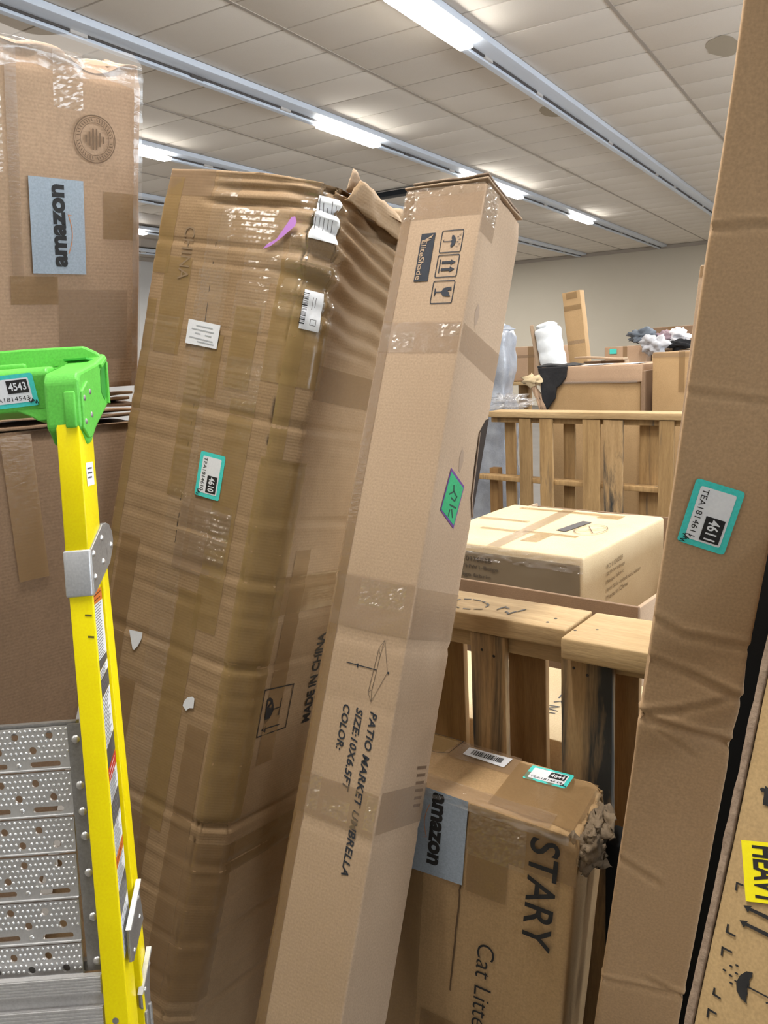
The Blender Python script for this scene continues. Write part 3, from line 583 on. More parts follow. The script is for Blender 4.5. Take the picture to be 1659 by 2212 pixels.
strokes(i2, 'arrow_base', FRONT, [[(-0.0735 * k, cz + 0.013), (-0.0735 * k, cz - 0.013)]], 0.0020, NAVY, h=0.0011)
for dz in (0.0072, -0.0072):
    flat(i2, 'arrow', FRONT, [(-0.0695 * k, cz + dz - 0.0026), (-0.050 * k, cz + dz - 0.0026), (-0.050 * k, cz + dz - 0.0055), (-0.0385 * k, cz + dz), (-0.050 * k, cz + dz + 0.0055), (-0.050 * k, cz + dz + 0.0026), (-0.0695 * k, cz + dz + 0.0026)], NAVY, h=0.0011)
i3 = icon_frame(-0.2010, -0.2483); cz = -0.2245 * k
flat(i3, 'glass_sign', FRONT, [(-0.0378 * k, cz - 0.0095), (-0.046 * k, cz - 0.0095), (-0.055 * k, cz - 0.0075), (-0.0595 * k, cz - 0.001), (-0.072 * k, cz - 0.001), (-0.0735 * k, cz - 0.008), (-0.0750 * k, cz - 0.008), (-0.0750 * k, cz + 0.008), (-0.0735 * k, cz + 0.008), (-0.072 * k, cz + 0.001), (-0.0595 * k, cz + 0.001), (-0.055 * k, cz + 0.0075), (-0.046 * k, cz + 0.0095), (-0.0378 * k, cz + 0.0095), (-0.0378 * k, cz + 0.002), (-0.0425 * k, cz + 0.004), (-0.047 * k, cz + 0.001), (-0.0425 * k, cz - 0.0005)], NAVY, h=0.0011)
for s, x, z0, z1, hh in (('PATIO MARKET UMBRELLA', -0.0520, -1.045, -1.347, 0.0160), ('SIZE:10X6.5FT', -0.0840, -1.045, -1.201, 0.0160), ('COLOR:', -0.1140, -1.045, -1.131, 0.0160)):
    text(U, 'printed_text', FRONT, s, (x * k, z0 * k), (-0.002 * (z0 - z1) / 0.3 * k, (z1 - z0) * k), (hh * k, 0.0), NAVY, h=0.0012, bold=0.022, shear=0.25, space=1.05)
strokes(U, 'parasol_drawing', FRONT, [q(l) for l in ([(-0.048, -0.910), (-0.058, -0.927), (-0.0645, -1.012), (-0.055, -1.028), (-0.0305, -0.968), (-0.048, -0.910)], [(-0.058, -0.927), (-0.0525, -0.939), (-0.0575, -1.006), (-0.0645, -1.012)], [(-0.048, -0.910), (-0.0525, -0.939)], [(-0.0575, -1.006), (-0.055, -1.028)])], 0.0008, PENCIL, h=0.0011)
strokes(U, 'parasol_pole', FRONT, [q([(-0.124, -0.967), (-0.056, -0.968)])], 0.0018, NAVY, h=0.0012)
flat(U, 'parasol_finial', FRONT, circle(-0.0285 * k, -0.968 * k, 0.0022, 10), NAVY, h=0.0012)
strokes(U, 'parasol_crank', FRONT, [q([(-0.098, -0.9655), (-0.098, -0.9705)])], 0.003, NAVY, h=0.0012)
dm = flat(U, 'warning_diamond', RIGHT, q([(0.052, -0.562), (0.120, -0.586), (0.104, -0.675), (0.037, -0.648)]), PURPLE, h=0.001, label='green diamond sticker with a dark rim')
flat(dm, 'green_field', RIGHT, q([(0.0545, -0.569), (0.116, -0.590), (0.1015, -0.668), (0.040, -0.646)]), GREENSTICK, h=0.0014)
strokes(dm, 'symbol', RIGHT, [q(l) for l in ([(0.062, -0.612), (0.078, -0.604), (0.094, -0.612), (0.088, -0.622), (0.072, -0.618)], [(0.07, -0.632), (0.098, -0.634)], [(0.074, -0.642), (0.072, -0.654)], [(0.082, -0.640), (0.090, -0.654)], [(0.078, -0.604), (0.074, -0.593)])], 0.0034, plain('dark_green_print', (0.01, 0.05, 0.03)), h=0.0018)
flat(U, 'torn_opening', RIGHT, q([(0.179, -0.43), (0.166, -0.436), (0.145, -0.469), (0.150, -0.54), (0.160, -0.60), (0.179, -0.64)]), DARKPAPER, h=0.0008, label='dark tear along the back edge')
ob('torn_edge', prism(RIGHT, q([(0.145, -0.468), (0.147, -0.466), (0.163, -0.600), (0.180, -0.640), (0.177, -0.641), (0.158, -0.602)]), 0.0005, 0.003), CARD_EDGE, U)
strokes(U, 'faint_print', RIGHT, [q([(0.128 + 0.002 * j, -1.150 - 0.015 * j), (0.162, -1.152 - 0.015 * j)]) for j in range(6)], 0.006, FAINT, h=0.0005)
for a, b in ((0.088, -0.53), (0.05, -0.25)): flat(U, 'scuff', RIGHT, [(a + 0.008 * math.cos(j) * (1 + nz((j, a, 0), 1.1)), b + 0.022 * math.sin(j) * (1 + 0.5 * nz((j, b, 2), 1.3))) for j in range(7)][:6], plain('scuff_grey', (0.32, 0.225, 0.155)), h=0.0004)

# ------------------------------------------------------------------ wide wrapped carton on the left and the dull carton under it
LH = 0.0
L = thing('wrapped_carton', 'large carton with a round stamp and long grey sticker, film over its top', 'carton', (-1.606, 1.4515, 1.5525),
          tuple(tuple(q * 1.17 for q in a) for a in ((0.2348, 0.972, 0.0108), (-0.9418, 0.2247, 0.2501), (0.2407, -0.069, 0.9682))), 0.0)
def ldisp(p, n):
    d = 0.004 * (0.5 + nz(p, 4, 1)); tt = smooth(0.57, 0.615, p.z)
    return n * -(d + tt * (0.010 + 0.022 * nz(p, 13, 3))) + V((0, 0, tt * 0.018 * nz(p, 9, 5)))
ob('shell', rbox(-0.72, 0.010, 0, 0.20, -0.004, 0.615, 0.008, (60, 16, 60), ldisp), CARD, L)
def film(x0, x1, z0, z1, seed, amp=0.008):
    def fn(u, v):
        x, z = x0 + (x1 - x0) * u, z0 + (z1 - z0) * v + 0.016 * nz((u * 6, v * 2, seed), 1.5)
        return V((x, -0.002 - amp * (0.6 + nz((x * 20, z * 34, seed), 1.0, seed)) - 0.012 * smooth(0.60, 0.64, z) * 0, z)) + V((0, 0.05 * smooth(0.605, 0.645, z), 0))
    vs, fs, s = grid_m(fn, 60, 16); return vs, fs, s
ob('film_cap', film(-0.72, 0.004, 0.575, 0.635, 3), WRAP, L, label='clear film bunched along the top edge')
tape(L, FRONT, -0.010, 0.008, 0.0, 0.60, WRAP, name='film_edge', nu=6, nv=60, wr=0.004, f=50)
tape(L, FRONT, -0.166, -0.111, 0.519, 0.592, CRINKLE, name='crinkled_tape', nu=40, nv=50, wr=0.0042, f=70, seed=81)
tape(L, FRONT, -0.166, -0.111, 0.59, 0.612, TAPE_B)
tape(L, FRONT, -0.30, -0.258, 0.40, 0.61, CRINKLE, name='crinkled_tape', nu=20, nv=50, wr=0.004, f=60, seed=83)
tape(L, FRONT, -0.072, -0.001, 0.298, 0.385, TAPE_B); tape(L, FRONT, -0.255, -0.165, 0.172, 0.224, TAPE_B); tape(L, FRONT, -0.25, -0.23, 0.22, 0.60, TAPE_C, nv=40)
tape(L, FRONT, -0.165, -0.02, 0.06, 0.20, TAPE_C, nv=20)
gs = flat(L, 'grey_sticker', FRONT, [(-0.2165, 0.4), (-0.113, 0.4), (-0.109, 0.23), (-0.213, 0.23)], GREYBLUE, h=0.0030, label='grey sticker with dark lettering reading upward')
text(gs, 'sticker_text', FRONT, 'amazon', (-0.1455, 0.243), (-0.005, 0.147), (-0.0245, 0.0), INK, h=0.0036, bold=0.045)
strokes(gs, 'smile_arc', FRONT, [[(-0.1435 + 0.0075 * math.sin(math.pi * i / 12), 0.268 + 0.07 * i / 12) for i in range(13)], [(-0.1435, 0.338), (-0.1375, 0.337)]], 0.0016, ORANGE, h=0.0036)
stp = flat(L, 'round_stamp', FRONT, [circle(-0.0895, 0.475, 0.0415, 40), circle(-0.0895, 0.475, 0.0395, 40)], FAINT, h=0.0030, label='round carton-maker stamp')
flat(stp, 'inner_ring', FRONT, [circle(-0.0895, 0.475, 0.0285, 32), circle(-0.0895, 0.475, 0.0275, 32)], FAINT, h=0.0030)
flat(stp, 'outer_ring', FRONT, [circle(-0.0895, 0.475, 0.0375, 36), circle(-0.0895, 0.475, 0.0366, 36)], FAINT, h=0.0030)
strokes(stp, 'ring_letters', FRONT, [[(-0.0895 + 0.0305 * math.cos(a * 0.157), 0.475 + 0.0305 * math.sin(a * 0.157)), (-0.0895 + 0.0350 * math.cos(a * 0.157 + 0.04), 0.475 + 0.0350 * math.sin(a * 0.157 + 0.04))] for a in range(40) if a % 20 not in (0, 10)], 0.0017, FAINT, h=0.0030)
strokes(stp, 'stamp_lines', FRONT, [[(-0.0895 - 0.017 + 0.0068 * i, 0.475 - 0.020 + 0.006 * abs(i - 2.5)), (-0.0895 - 0.017 + 0.0068 * i, 0.475 + 0.020 - 0.006 * abs(i - 2.5))] for i in range(6)], 0.0032, FAINT, h=0.0030)

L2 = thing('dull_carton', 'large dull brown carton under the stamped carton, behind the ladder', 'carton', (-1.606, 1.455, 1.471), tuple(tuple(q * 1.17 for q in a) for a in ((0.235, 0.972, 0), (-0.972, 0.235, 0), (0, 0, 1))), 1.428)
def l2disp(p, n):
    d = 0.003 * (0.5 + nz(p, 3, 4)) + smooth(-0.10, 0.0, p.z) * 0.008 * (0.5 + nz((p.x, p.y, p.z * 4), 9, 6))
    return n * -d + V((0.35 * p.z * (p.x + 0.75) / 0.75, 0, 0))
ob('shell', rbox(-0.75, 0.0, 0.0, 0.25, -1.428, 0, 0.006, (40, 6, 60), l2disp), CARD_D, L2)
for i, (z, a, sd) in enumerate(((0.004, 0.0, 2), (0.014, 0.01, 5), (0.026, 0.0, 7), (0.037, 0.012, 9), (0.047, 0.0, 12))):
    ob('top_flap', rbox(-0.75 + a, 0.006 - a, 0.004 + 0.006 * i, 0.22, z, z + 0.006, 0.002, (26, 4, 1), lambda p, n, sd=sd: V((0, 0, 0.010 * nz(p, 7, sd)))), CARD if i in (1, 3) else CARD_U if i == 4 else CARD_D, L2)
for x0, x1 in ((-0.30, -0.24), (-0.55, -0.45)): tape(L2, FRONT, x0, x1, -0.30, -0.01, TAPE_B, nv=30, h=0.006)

# ------------------------------------------------------------------ right hand tall carton
R = thing('creased_carton', 'tall plain carton with the 4611 sticker and creases, right of the pallets', 'carton', (-0.2538, 1.221, 1.3497),
          ((0.9693, 0.2183, -0.1134), (-0.2083, 0.9735, 0.0939), (0.1309, -0.0674, 0.9891)), 1.550)
RC = [((0.0, 0.395), (0.142, 0.41), 0.0030, 0.004), ((0.0, 0.178), (0.142, 0.170), 0.0018, 0.004), ((0.0, -0.175), (0.05, -0.195), 0.0025, 0.006), ((0.05, -0.195), (0.142, -0.200), 0.003, 0.006), ((0.0, -0.245), (0.07, -0.262), 0.003, 0.006), ((0.07, -0.262), (0.142, -0.285), 0.005, 0.006),
      ((0.0, -0.343), (0.06, -0.325), 0.0045, 0.005), ((0.06, -0.325), (0.13, -0.285), 0.003, 0.005), ((0.0, -0.347), (0.142, -0.369), 0.006, 0.006), ((0.0, -0.63), (0.07, -0.66), 0.0025, 0.006), ((0.0, -0.902), (0.142, -0.885), 0.005, 0.005), ((0.08, -0.87), (0.142, -0.885), 0.003, 0.004), ((0.03, -0.365), (0.09, -0.40), 0.002, 0.004)]
def rdisp(p, n):
    d = 0.0015 * (0.5 + nz(p, 6, 2))
    if p.y < 0.02:
        for (a, b), (c, e), dp, wd in RC:
            t = (p.x - a) / (c - a); z = b + (e - b) * t + 0.003 * nz(p, 26, 4); x = (p.z - z) / wd
            if abs(x) < 4.5: d += smooth(-0.10, 0.04, t) * smooth(1.10, 0.96, t) * dp * (math.exp(-x * x) - 0.5 * math.exp(-(x - 1.9) ** 2))
        if -0.45 < p.z < -0.15: d += 0.006 * nz((p.x, 0, p.z), 11, 8) * smooth(-0.45, -0.36, p.z) * smooth(-0.15, -0.25, p.z)
    return n * -d
ob('shell', rbox(0, 0.1424, 0, 0.034, -1.550, 0.85, 0.004, (22, 4, 420), rdisp), CARD_R, R)
tea_sticker(R, FRONT, (0.016, 0.0) and (0.0305, 0.0565), (-0.0145, -0.0985), (0.0675, -0.0140), '4611', 'TEA1814611')
WC = thing('gap_shade_filler', 'added black filler standing in for the shade of the gap between the creased and HEAVY cartons', 'carton', (0.12, 1.397, 1.27), H=1.47)  # added box; its black colour imitates the deep shade of the gap
ob('shell', rbox(-0.415, 0.0, 0, 0.074, -1.47, 0, 0.004, (4, 2, 10)), GAPSHADE, WC); tape(WC, FRONT, -0.16, -0.10, -0.20, -0.002, TAPE_B)
WD = thing('low_shade_filler', 'added low black filler standing in for the shade between the cat litter carton and the creased carton', 'carton', (-0.30, 1.40, 0.66), H=0.86)  # second added box, darkening this lower gap by its colour
ob('shell', rbox(-0.098, 0.0, 0, 0.07, -0.86, 0, 0.004, (2, 2, 8)), GAPSHADE, WD); tape(WD, FRONT, -0.07, -0.03, -0.15, -0.002, TAPE_B)
B2 = thing('narrow_carton', 'narrow carton edge just showing behind the creased carton', 'carton', (-0.395, 2.205, 1.777), ((0.99, -0.1, -0.10), (0.1, 0.99, 0), (0.10, -0.01, 0.99)), 1.99)
ob('shell', rbox(0.0, 0.20, 0, 0.10, -1.985, 0, 0.004, (4, 3, 30)), CARD_U, B2); tape(B2, FRONT, 0.002, 0.06, -0.03, -0.001, TAPE_B)

# ------------------------------------------------------------------ yellowish carton at the right edge
Hc = thing('heavy_carton', 'yellowish carton with the yellow HEAVY sticker at the right edge of the photo', 'carton', (-0.1238, 1.1298, 1.0203),
           ((0.9498, -0.3128, -0.0017), (0.2898, 0.882, -0.3716), (0.1178, 0.3525, 0.9284)), 1.250)
ob('shell', rbox(0.0, 0.42, 0.0, 0.12, -1.250, 0.42, 0.004, (12, 4, 40), lambda p, n: n * -0.002 * (0.5 + nz(p, 5, 3))), CARD_H, Hc)
ob('edge_flap', rbox(-0.011, 0.001, -0.004, 0.03, -1.24, 0.42, 0.003, (2, 2, 120), lambda p, n: n * -0.0016 * (0.5 + nz(p, 40, 3))), CARD_EDGE, Hc, label='worn dark cut edge of the side flap')
hs = flat(Hc, 'heavy_sticker', FRONT, [(0.0125, -0.1005), (0.0125 + 0.075, -0.0765), (0.0320 + 0.075, -0.1480), (0.0345, -0.1735)], YELLOWPAPER, h=0.0014, label='yellow sticker lettered HEAVY')
hs.data.update()
text(hs, 'sticker_text', FRONT, 'HEAVY', (0.0270, -0.1010), (0.0200, -0.0690), (0.034, 0.0100), INK, h=0.0020, bold=0.03)
def arrow(a, b):
    return [(a, b), (a + 0.011, b + 0.0042), (a + 0.0095, b + 0.0012), (a + 0.075, b + 0.003), (a + 0.075, b - 0.0035), (a + 0.0085, b - 0.0030), (a + 0.0070, b - 0.0062)]
flat(Hc, 'printed_arrow', FRONT, arrow(0.0325, -0.1800), INK, h=0.0008); flat(Hc, 'printed_arrow', FRONT, arrow(0.0315, -0.2005), INK, h=0.0008)
for pts in ([(0.0190, -0.1655), (0.0185, -0.1565), (0.0265, -0.1560)], [(0.0185, -0.2130), (0.0185, -0.2225), (0.030, -0.2225)], [(0.0185, -0.2540), (0.0175, -0.2440), (0.030, -0.2440)], [(0.0185, -0.2985), (0.0185, -0.3060), (0.028, -0.3065)], [(0.0170, -0.3370), (0.0165, -0.3275), (0.027, -0.3275)]):
    strokes(Hc, 'corner_mark', FRONT, [pts], 0.0026, INK, h=0.0008)
flat(Hc, 'umbrella_sign', FRONT, [(0.0610, -0.2545), (0.0530, -0.2570), (0.0465, -0.2655), (0.0435, -0.2760), (0.0460, -0.2860), (0.0530, -0.2925), (0.0620, -0.2950), (0.0590, -0.2885), (0.0600, -0.2830), (0.0580, -0.2770), (0.0600, -0.2715), (0.0585, -0.2660), (0.0610, -0.2600)], INK, h=0.0008)
strokes(Hc, 'umbrella_pole', FRONT, [[(0.058, -0.2745), (0.085, -0.2735), (0.089, -0.278), (0.084, -0.281)], [(0.0435, -0.2755), (0.0415, -0.2755)]], 0.0020, INK, h=0.0008)
for a, b in ((0.0260, -0.2700), (0.0330, -0.2610), (0.0400, -0.2565), (0.0350, -0.2725), (0.0415, -0.2660), (0.0375, -0.2810)): flat(Hc, 'rain_drop', FRONT, circle(a, b, 0.0026, 10, 0.0014), INK, h=0.0008)
text(Hc, 'printed_text', FRONT, 'Z', (0.028, -0.020), (0.002, -0.026), (0.05, 0.002), INK, h=0.0008, bold=0.03)
flat(Hc, 'printed_dot', FRONT, circle(0.0262, -0.0265, 0.0036, 12, 0.0030), INK, h=0.0008)

# ------------------------------------------------------------------ cat litter carton
SW, SD = 0.46, 0.218
S = thing('litter_carton', 'cat litter carton with a torn corner, standing before the near pallet', 'carton', (-0.4177, 1.3114, 0.7113),
          ((0.9955, 0.0275, -0.0902), (-0.0291, 0.9995, -0.0158), (0.0897, 0.0183, 0.9958)), 0.914)
def sdisp(p, n):
    d = 0.002 * (0.5 + nz(p, 5, 4)); q = (p - V((0, 0.03, 0.0))).length; q2 = abs(p.x) + abs(p.z) * 1.3
    cr = smooth(0.17, 0.02, q2) * smooth(0.26, 0.2, p.y + 0.0)
    return n * -max(0.0, d + cr * 0.016 * (0.6 + 1.4 * nz(p, 26, 2)))
ob('shell', rbox(-SW, 0, 0, SD, -0.914, 0, 0.010, (56, 26, 60), sdisp), CARD_S, S)
tape(S, FRONT, -0.219, 0.0, -0.100, 0.0, TAPE_B, seed=3, nu=24, wr=0.001); tape(S, FRONT, -0.217, -0.132, -0.193, -0.10, TAPE_B, seed=4)
tape(S, FRONT, -0.46, -0.31, -0.70, -0.19, TAPE_B, seed=5, nv=40); tape(S, FRONT, -0.30, -0.02, -0.62, -0.515, TAPE_B, seed=6)
tape(S, FRONT, -0.215, -0.10, -0.052, -0.018, CRINKLE, name='crinkled_tape', wr=0.009, f=80, seed=91)
tape(S, FRONT, -0.222, -0.10, -0.11, -0.05, CRINKLE, name='crinkled_tape', nu=30, nv=24, wr=0.002, f=30, seed=92)
tape(S, TOP, -0.42, -0.06, 0.0, 0.05, TAPE_C, nu=40, wr=0.003, seed=7); tape(S, TOP, -0.33, -0.19, 0.14, 0.215, TAPE_C, wr=0.0008); tape(S, TOP, -0.19, -0.02, 0.02, 0.2, TAPE_B, nu=20)
ob('wrinkled_film', tape_m(FRONT, (-0.40, -0.012), (-0.02, -0.018), (-0.40, 0.004), (-0.02, 0.0), nu=70, nv=10, h=0.001, wr=0.006, f=45, seed=12), WRAP, S)
strokes(S, 'seam_slit', FRONT, [[(-0.222 - 0.0004 * i + 0.002 * nz((i, 2, 0), 0.9), -0.02 - 0.012 * i) for i in range(36)]], 0.0035, plain('seam_dark', (0.12, 0.07, 0.035)), h=0.0003)
gs = flat(S, 'grey_sticker', FRONT, [(-0.345, 0.005), (-0.222, 0.003), (-0.2235, -0.184), (-0.345, -0.190)], GREYBLUE, h=0.0026, label='grey sticker with dark lettering reading downward')
text(gs, 'sticker_text', FRONT, 'amazon', (-0.2985, 0.000), (-0.006, -0.163), (0.0265, 0.0), INK, h=0.0032, bold=0.045)
strokes(gs, 'smile_arc', FRONT, [[(-0.3035 - 0.008 * math.sin(math.pi * i / 12) - 0.0003 * i, -0.030 - 0.075 * i / 12) for i in range(13)], [(-0.307, -0.105), (-0.313, -0.107)]], 0.0016, ORANGE, h=0.0032)
text(S, 'brand_text', FRONT, 'STARY', (-0.0915, -0.0215), (-0.0015, -0.236), (0.0575, 0.0), INK, h=0.0050, bold=0.012, space=1.02)
text(S, 'product_text', FRONT, 'Cat Litter', (-0.1815, -0.297), (-0.002, -0.225), (0.0365, 0.0), INK, h=0.0022, bold=-0.006)
bl = flat(S, 'barcode_label', TOP, [(-0.306, 0.197), (-0.207, 0.203), (-0.211, 0.159), (-0.307, 0.163)], WHITE, h=0.0018)
ob('barcode', bars_m(TOP, (-0.293, 0.171), (0.072, 0.000), (0, 0.021), 26, 3, 0.0024), INK, bl)
tea_sticker(S, TOP, (-0.164, 0.143), (0.089, 0.008), (0.002, 0.060), '4644', 'TEA1814644')
flat(S, 'black_outline', TOP, [[(-0.42, 0.212), (-0.327, 0.216), (-0.334, 0.150), (-0.358, 0.137), (-0.42, 0.137)], [(-0.4185, 0.2105), (-0.3287, 0.2144), (-0.3352, 0.151), (-0.3585, 0.1385), (-0.4185, 0.1385)]], INK, h=0.0016)
ob('tape_strip', tape_m(TOP, (-0.417, 0.140), (-0.345, 0.148), (-0.417, 0.210), (-0.331, 0.213), h=0.0012), TAPE_G, S)
for i, (c, sz, sd) in enumerate((((0.010, 0.035, -0.026), (0.022, 0.030, 0.030), 3), ((-0.002, 0.022, -0.040), (0.020, 0.014, 0.030), 6), ((0.014, 0.09, 0.000), (0.020, 0.045, 0.014), 15))):
    ob('torn_paper', blob_m(c, sz, sd, 0.45, 2.2, 34, 24), TORN, S)
for pts, sd in (([(-0.02, 0.014, -0.002), (0.02, 0.02, 0.006), (0.036, 0.05, -0.030), (0.002, 0.004, -0.060)], 3), ([(0.0, 0.02, -0.03), (0.036, 0.06, -0.045), (0.042, 0.06, -0.075), (0.004, 0.0, -0.080)], 7), ([(0.0, 0.10, 0.01), (0.045, 0.07, 0.022), (0.048, 0.05, -0.012), (0.0, 0.04, -0.01)], 11)):
    ob('torn_paper', flap_m(pts, 0.003, sd, 0.016), TORN, S)

# ------------------------------------------------------------------ step ladder
LZ = -1.455                                            # feet, below the bracket
K = thing('step_ladder', 'yellow step ladder with lime green cap and folded aluminium platform', 'ladder', (-0.9771, 0.7593, 1.2679),
          ((0.85, 0.5262, 0.0247), (-0.5126, 0.837, -0.1914), (-0.1214, 0.15, 0.9812)), 1.489)
SIDE = RIGHT
WID = 0.60
def mx(m, on):                                         # mirror a shape to the other side of the ladder
    if not on: return m
    return [V((-WID - V(v).x, V(v).y, V(v).z)) for v in m[0]], [tuple(reversed(f)) for f in m[1]], (m[2] if len(m) > 2 else False)
def leaned(x0, x1, y0, y1, z0, z1, dx, dy, r=0.003):   # a rail: its top end sits at x0.., its lower end is shifted
    vs, fs, s = rbox(x0, x1, y0, y1, z0, z1, r); return [V((v.x + dx * (z1 - v.z), v.y + dy * (z1 - v.z), v.z)) for v in vs], fs, s
for on in (False, True):
    ob('upper_rail', mx(leaned(-0.036, -0.001, 0.0, 0.058, 0.06, 0.262, 0.0, 0.0), on), YELLOW, K)
    ob('front_rail', mx(join(leaned(-0.035, 0.000, 0.0, 0.006, LZ + 0.03, 0.004, -0.009 * 0 + 0.010, 0.0, 0.002), leaned(-0.012, -0.005, 0.004, 0.050, LZ + 0.03, 0.06, 0.010, 0.004, 0.001)), on), YELLOW, K)
    ob('rear_rail', mx(join(leaned(-0.034, -0.001, 0.050, 0.060, LZ + 0.03, 0.045, 0.010, 0.030, 0.002), leaned(-0.034, -0.006, 0.058, 0.092, LZ + 0.03, 0.045, 0.010, 0.035, 0.002)), on), YELLOW, K)
    ob('rail_bracket', mx(rbox(-0.0385, 0.0015, -0.0035, 0.012, 0.002, 0.071, 0.003), on), SILVER, K)
    pl = ob('hinge_plate', mx(prism(SIDE, [(0.003, 0.070), (0.058, 0.107), (0.076, 0.1095), (0.090, 0.107), (0.101, 0.096), (0.104, 0.082), (0.099, 0.068), (0.082, 0.046), (0.012, 0.006), (0.003, 0.004)], -0.006, 0.002, 0.0008, 1), on), STEEL, K)
    for y, z in ((0.051, 0.086), (0.091, 0.074), (0.012, 0.064), (0.051, 0.050), (0.013, 0.029)):
        ob('rivet', mx(dome_m((0.002, y, z), (1, 0, 0), 0.0052, 0.003), on), RIVET, pl)
    ob('foot', mx(leaned(-0.039, 0.004, -0.004, 0.056, LZ, LZ + 0.06, 0, 0), on), RUBBER, K).location += V((0.013 * (-1 if on else 1), 0, 0))
    ob('foot', mx(leaned(-0.039, 0.003, 0.088, 0.142, LZ + 0.002, LZ + 0.06, 0, 0), on), RUBBER, K).location += V((0.013 * (-1 if on else 1), 0, 0))
# warning labels in the channel of the right rail
WEB = Face((-0.0045, 0, 0), (0, 1, 0), (0, 0, 1), (1, 0, 0))
class Lean(Face):
    def pt(s, a, b, h=0.0): return V((-0.0045 + h + 0.010 * (0.06 - b), a + 0.004 * (0.06 - b), b))
WEB = Lean((0, 0, 0), (0, 1, 0), (0, 0, 1), (1, 0, 0))
def lab(a0, b0, a1, b1, mt, lines=0, name='warning_label', ink=GREYPRINT, y0=0.009, y1=0.048):
    """label on the web: slanted top from a0 (front) to b0 (rear), slanted bottom a1 to b1"""
    st = flat(K, name, WEB, [(y0, a1), (y1, b1), (y1, b0), (y0, a0)], mt, h=0.0006)
    if lines:
        ls = []
        for i in range(lines):
            f = (i + 0.7) / (lines + 0.4); za = a0 + (a1 - a0) * f; zb = b0 + (b1 - b0) * f; e = 0.06 + 0.3 * random.random()
            ls.append([(y0 + 0.004, za + (zb - za) * 0.1), (y0 + 0.004 + (y1 - y0 - 0.008) * (1 - e), za + (zb - za) * (1 - e))])
        strokes(st, 'printed_lines', WEB, ls, 0.0011, ink, h=0.0012)
lab(0.004, 0.012, -0.0135, -0.0065, ORANGE2, 2, ink=INK)
lab(-0.014, -0.007, -0.098, -0.088, WHITE, 20)
lab(-0.098, -0.088, -0.114, -0.098, GREYPRINT); lab(-0.115, -0.099, -0.128, -0.112, WHITE, 3)
lab(-0.129, -0.113, -0.155, -0.138, GREYPRINT, 4, ink=plain('mid_grey_print', (0.2, 0.2, 0.2)))
lab(-0.156, -0.139, -0.232, -0.208, WHITE, 14)
lab(-0.233, -0.209, -0.262, -0.238, GREYPRINT, 3); lab(-0.263, -0.239, -0.283, -0.258, RED, 2, ink=WHITE)
lab(-0.284, -0.259, -0.315, -0.292, WHITE, 7); lab(-0.316, -0.293, -0.352, -0.326, GREYPRINT, 5, ink=plain('light_grey_print', (0.3, 0.3, 0.3)))
lab(-0.353, -0.327, -0.395, -0.370, WHITE, 8); lab(-0.396, -0.371, -0.412, -0.386, ORANGE2, 1, ink=INK)
lab(-0.413, -0.387, -0.445, -0.418, WHITE, 6); lab(-0.446, -0.419, -0.485, -0.455, GREYPRINT, 5, ink=plain('ash_print', (0.28, 0.28, 0.28))); lab(-0.486, -0.456, -0.545, -0.52, WHITE, 8)
UPW = Face((-0.001, 0, 0), (0, 1, 0), (0, 0, 1), (1, 0, 0))
paper(K, 'paper_tag', UPW, [(0.014, 0.200), (0.044, 0.204), (0.045, 0.169), (0.015, 0.165)], [[(0.020, 0.192), (0.036, 0.194)], [(0.020, 0.185), (0.036, 0.187)], [(0.020, 0.178), (0.034, 0.180)]], h=0.0006, wd=0.0024)
strokes(K, 'rail_mark', FRONT, [[(-0.012, -0.026), (-0.004, -0.027)], [(-0.010, -0.058), (-0.003, -0.059)]], 0.003, plain('olive_print', (0.14, 0.12, 0.02)), h=0.0006)
# steel braces on the side
for k2, (poly, x, rv) in enumerate(((((0.016, -0.503), (0.074, -0.457), (0.086, -0.520), (0.028, -0.556), (0.016, -0.551)), 0.010, ((0.066, -0.478), (0.068, -0.508), (0.034, -0.542))),
                                    (((0.122, -0.586), (0.064, -0.628), (0.064, -0.648), (0.078, -0.662), (0.092, -0.700), (0.106, -0.695), (0.110, -0.640)), 0.004, ((0.112, -0.606), (0.086, -0.632))))):
    br = ob('side_brace', prism(SIDE, poly, x - 0.003, x + 0.001, 0.0006, 1), STEEL, K)
    ob('brace_lip', prism(SIDE, [poly[0], poly[1] if k2 == 0 else poly[0], (poly[1][0] + 0.002, poly[1][1] + 0.004), (poly[0][0] - 0.004, poly[0][1] + 0.002)] if k2 == 0 else [poly[0], poly[1], (poly[1][0] - 0.004, poly[1][1] + 0.002), (poly[0][0] - 0.003, poly[0][1] + 0.004)], x - 0.003, x + 0.005, 0.0), SILVER, br)
    for y, z in rv: ob('rivet', dome_m((x + 0.001, y, z), (1, 0, 0), 0.004, 0.0025), RIVET, br)
ob('brace_rod', leaned(0.002, 0.010, 0.072, 0.082, LZ + 0.2, -0.66, 0.006, 0.02, 0.003), STEEL, K); ob('brace_rod', leaned(0.002, 0.010, 0.092, 0.102, LZ + 0.2, -0.66, 0.006, 0.02, 0.003), STEEL, K)
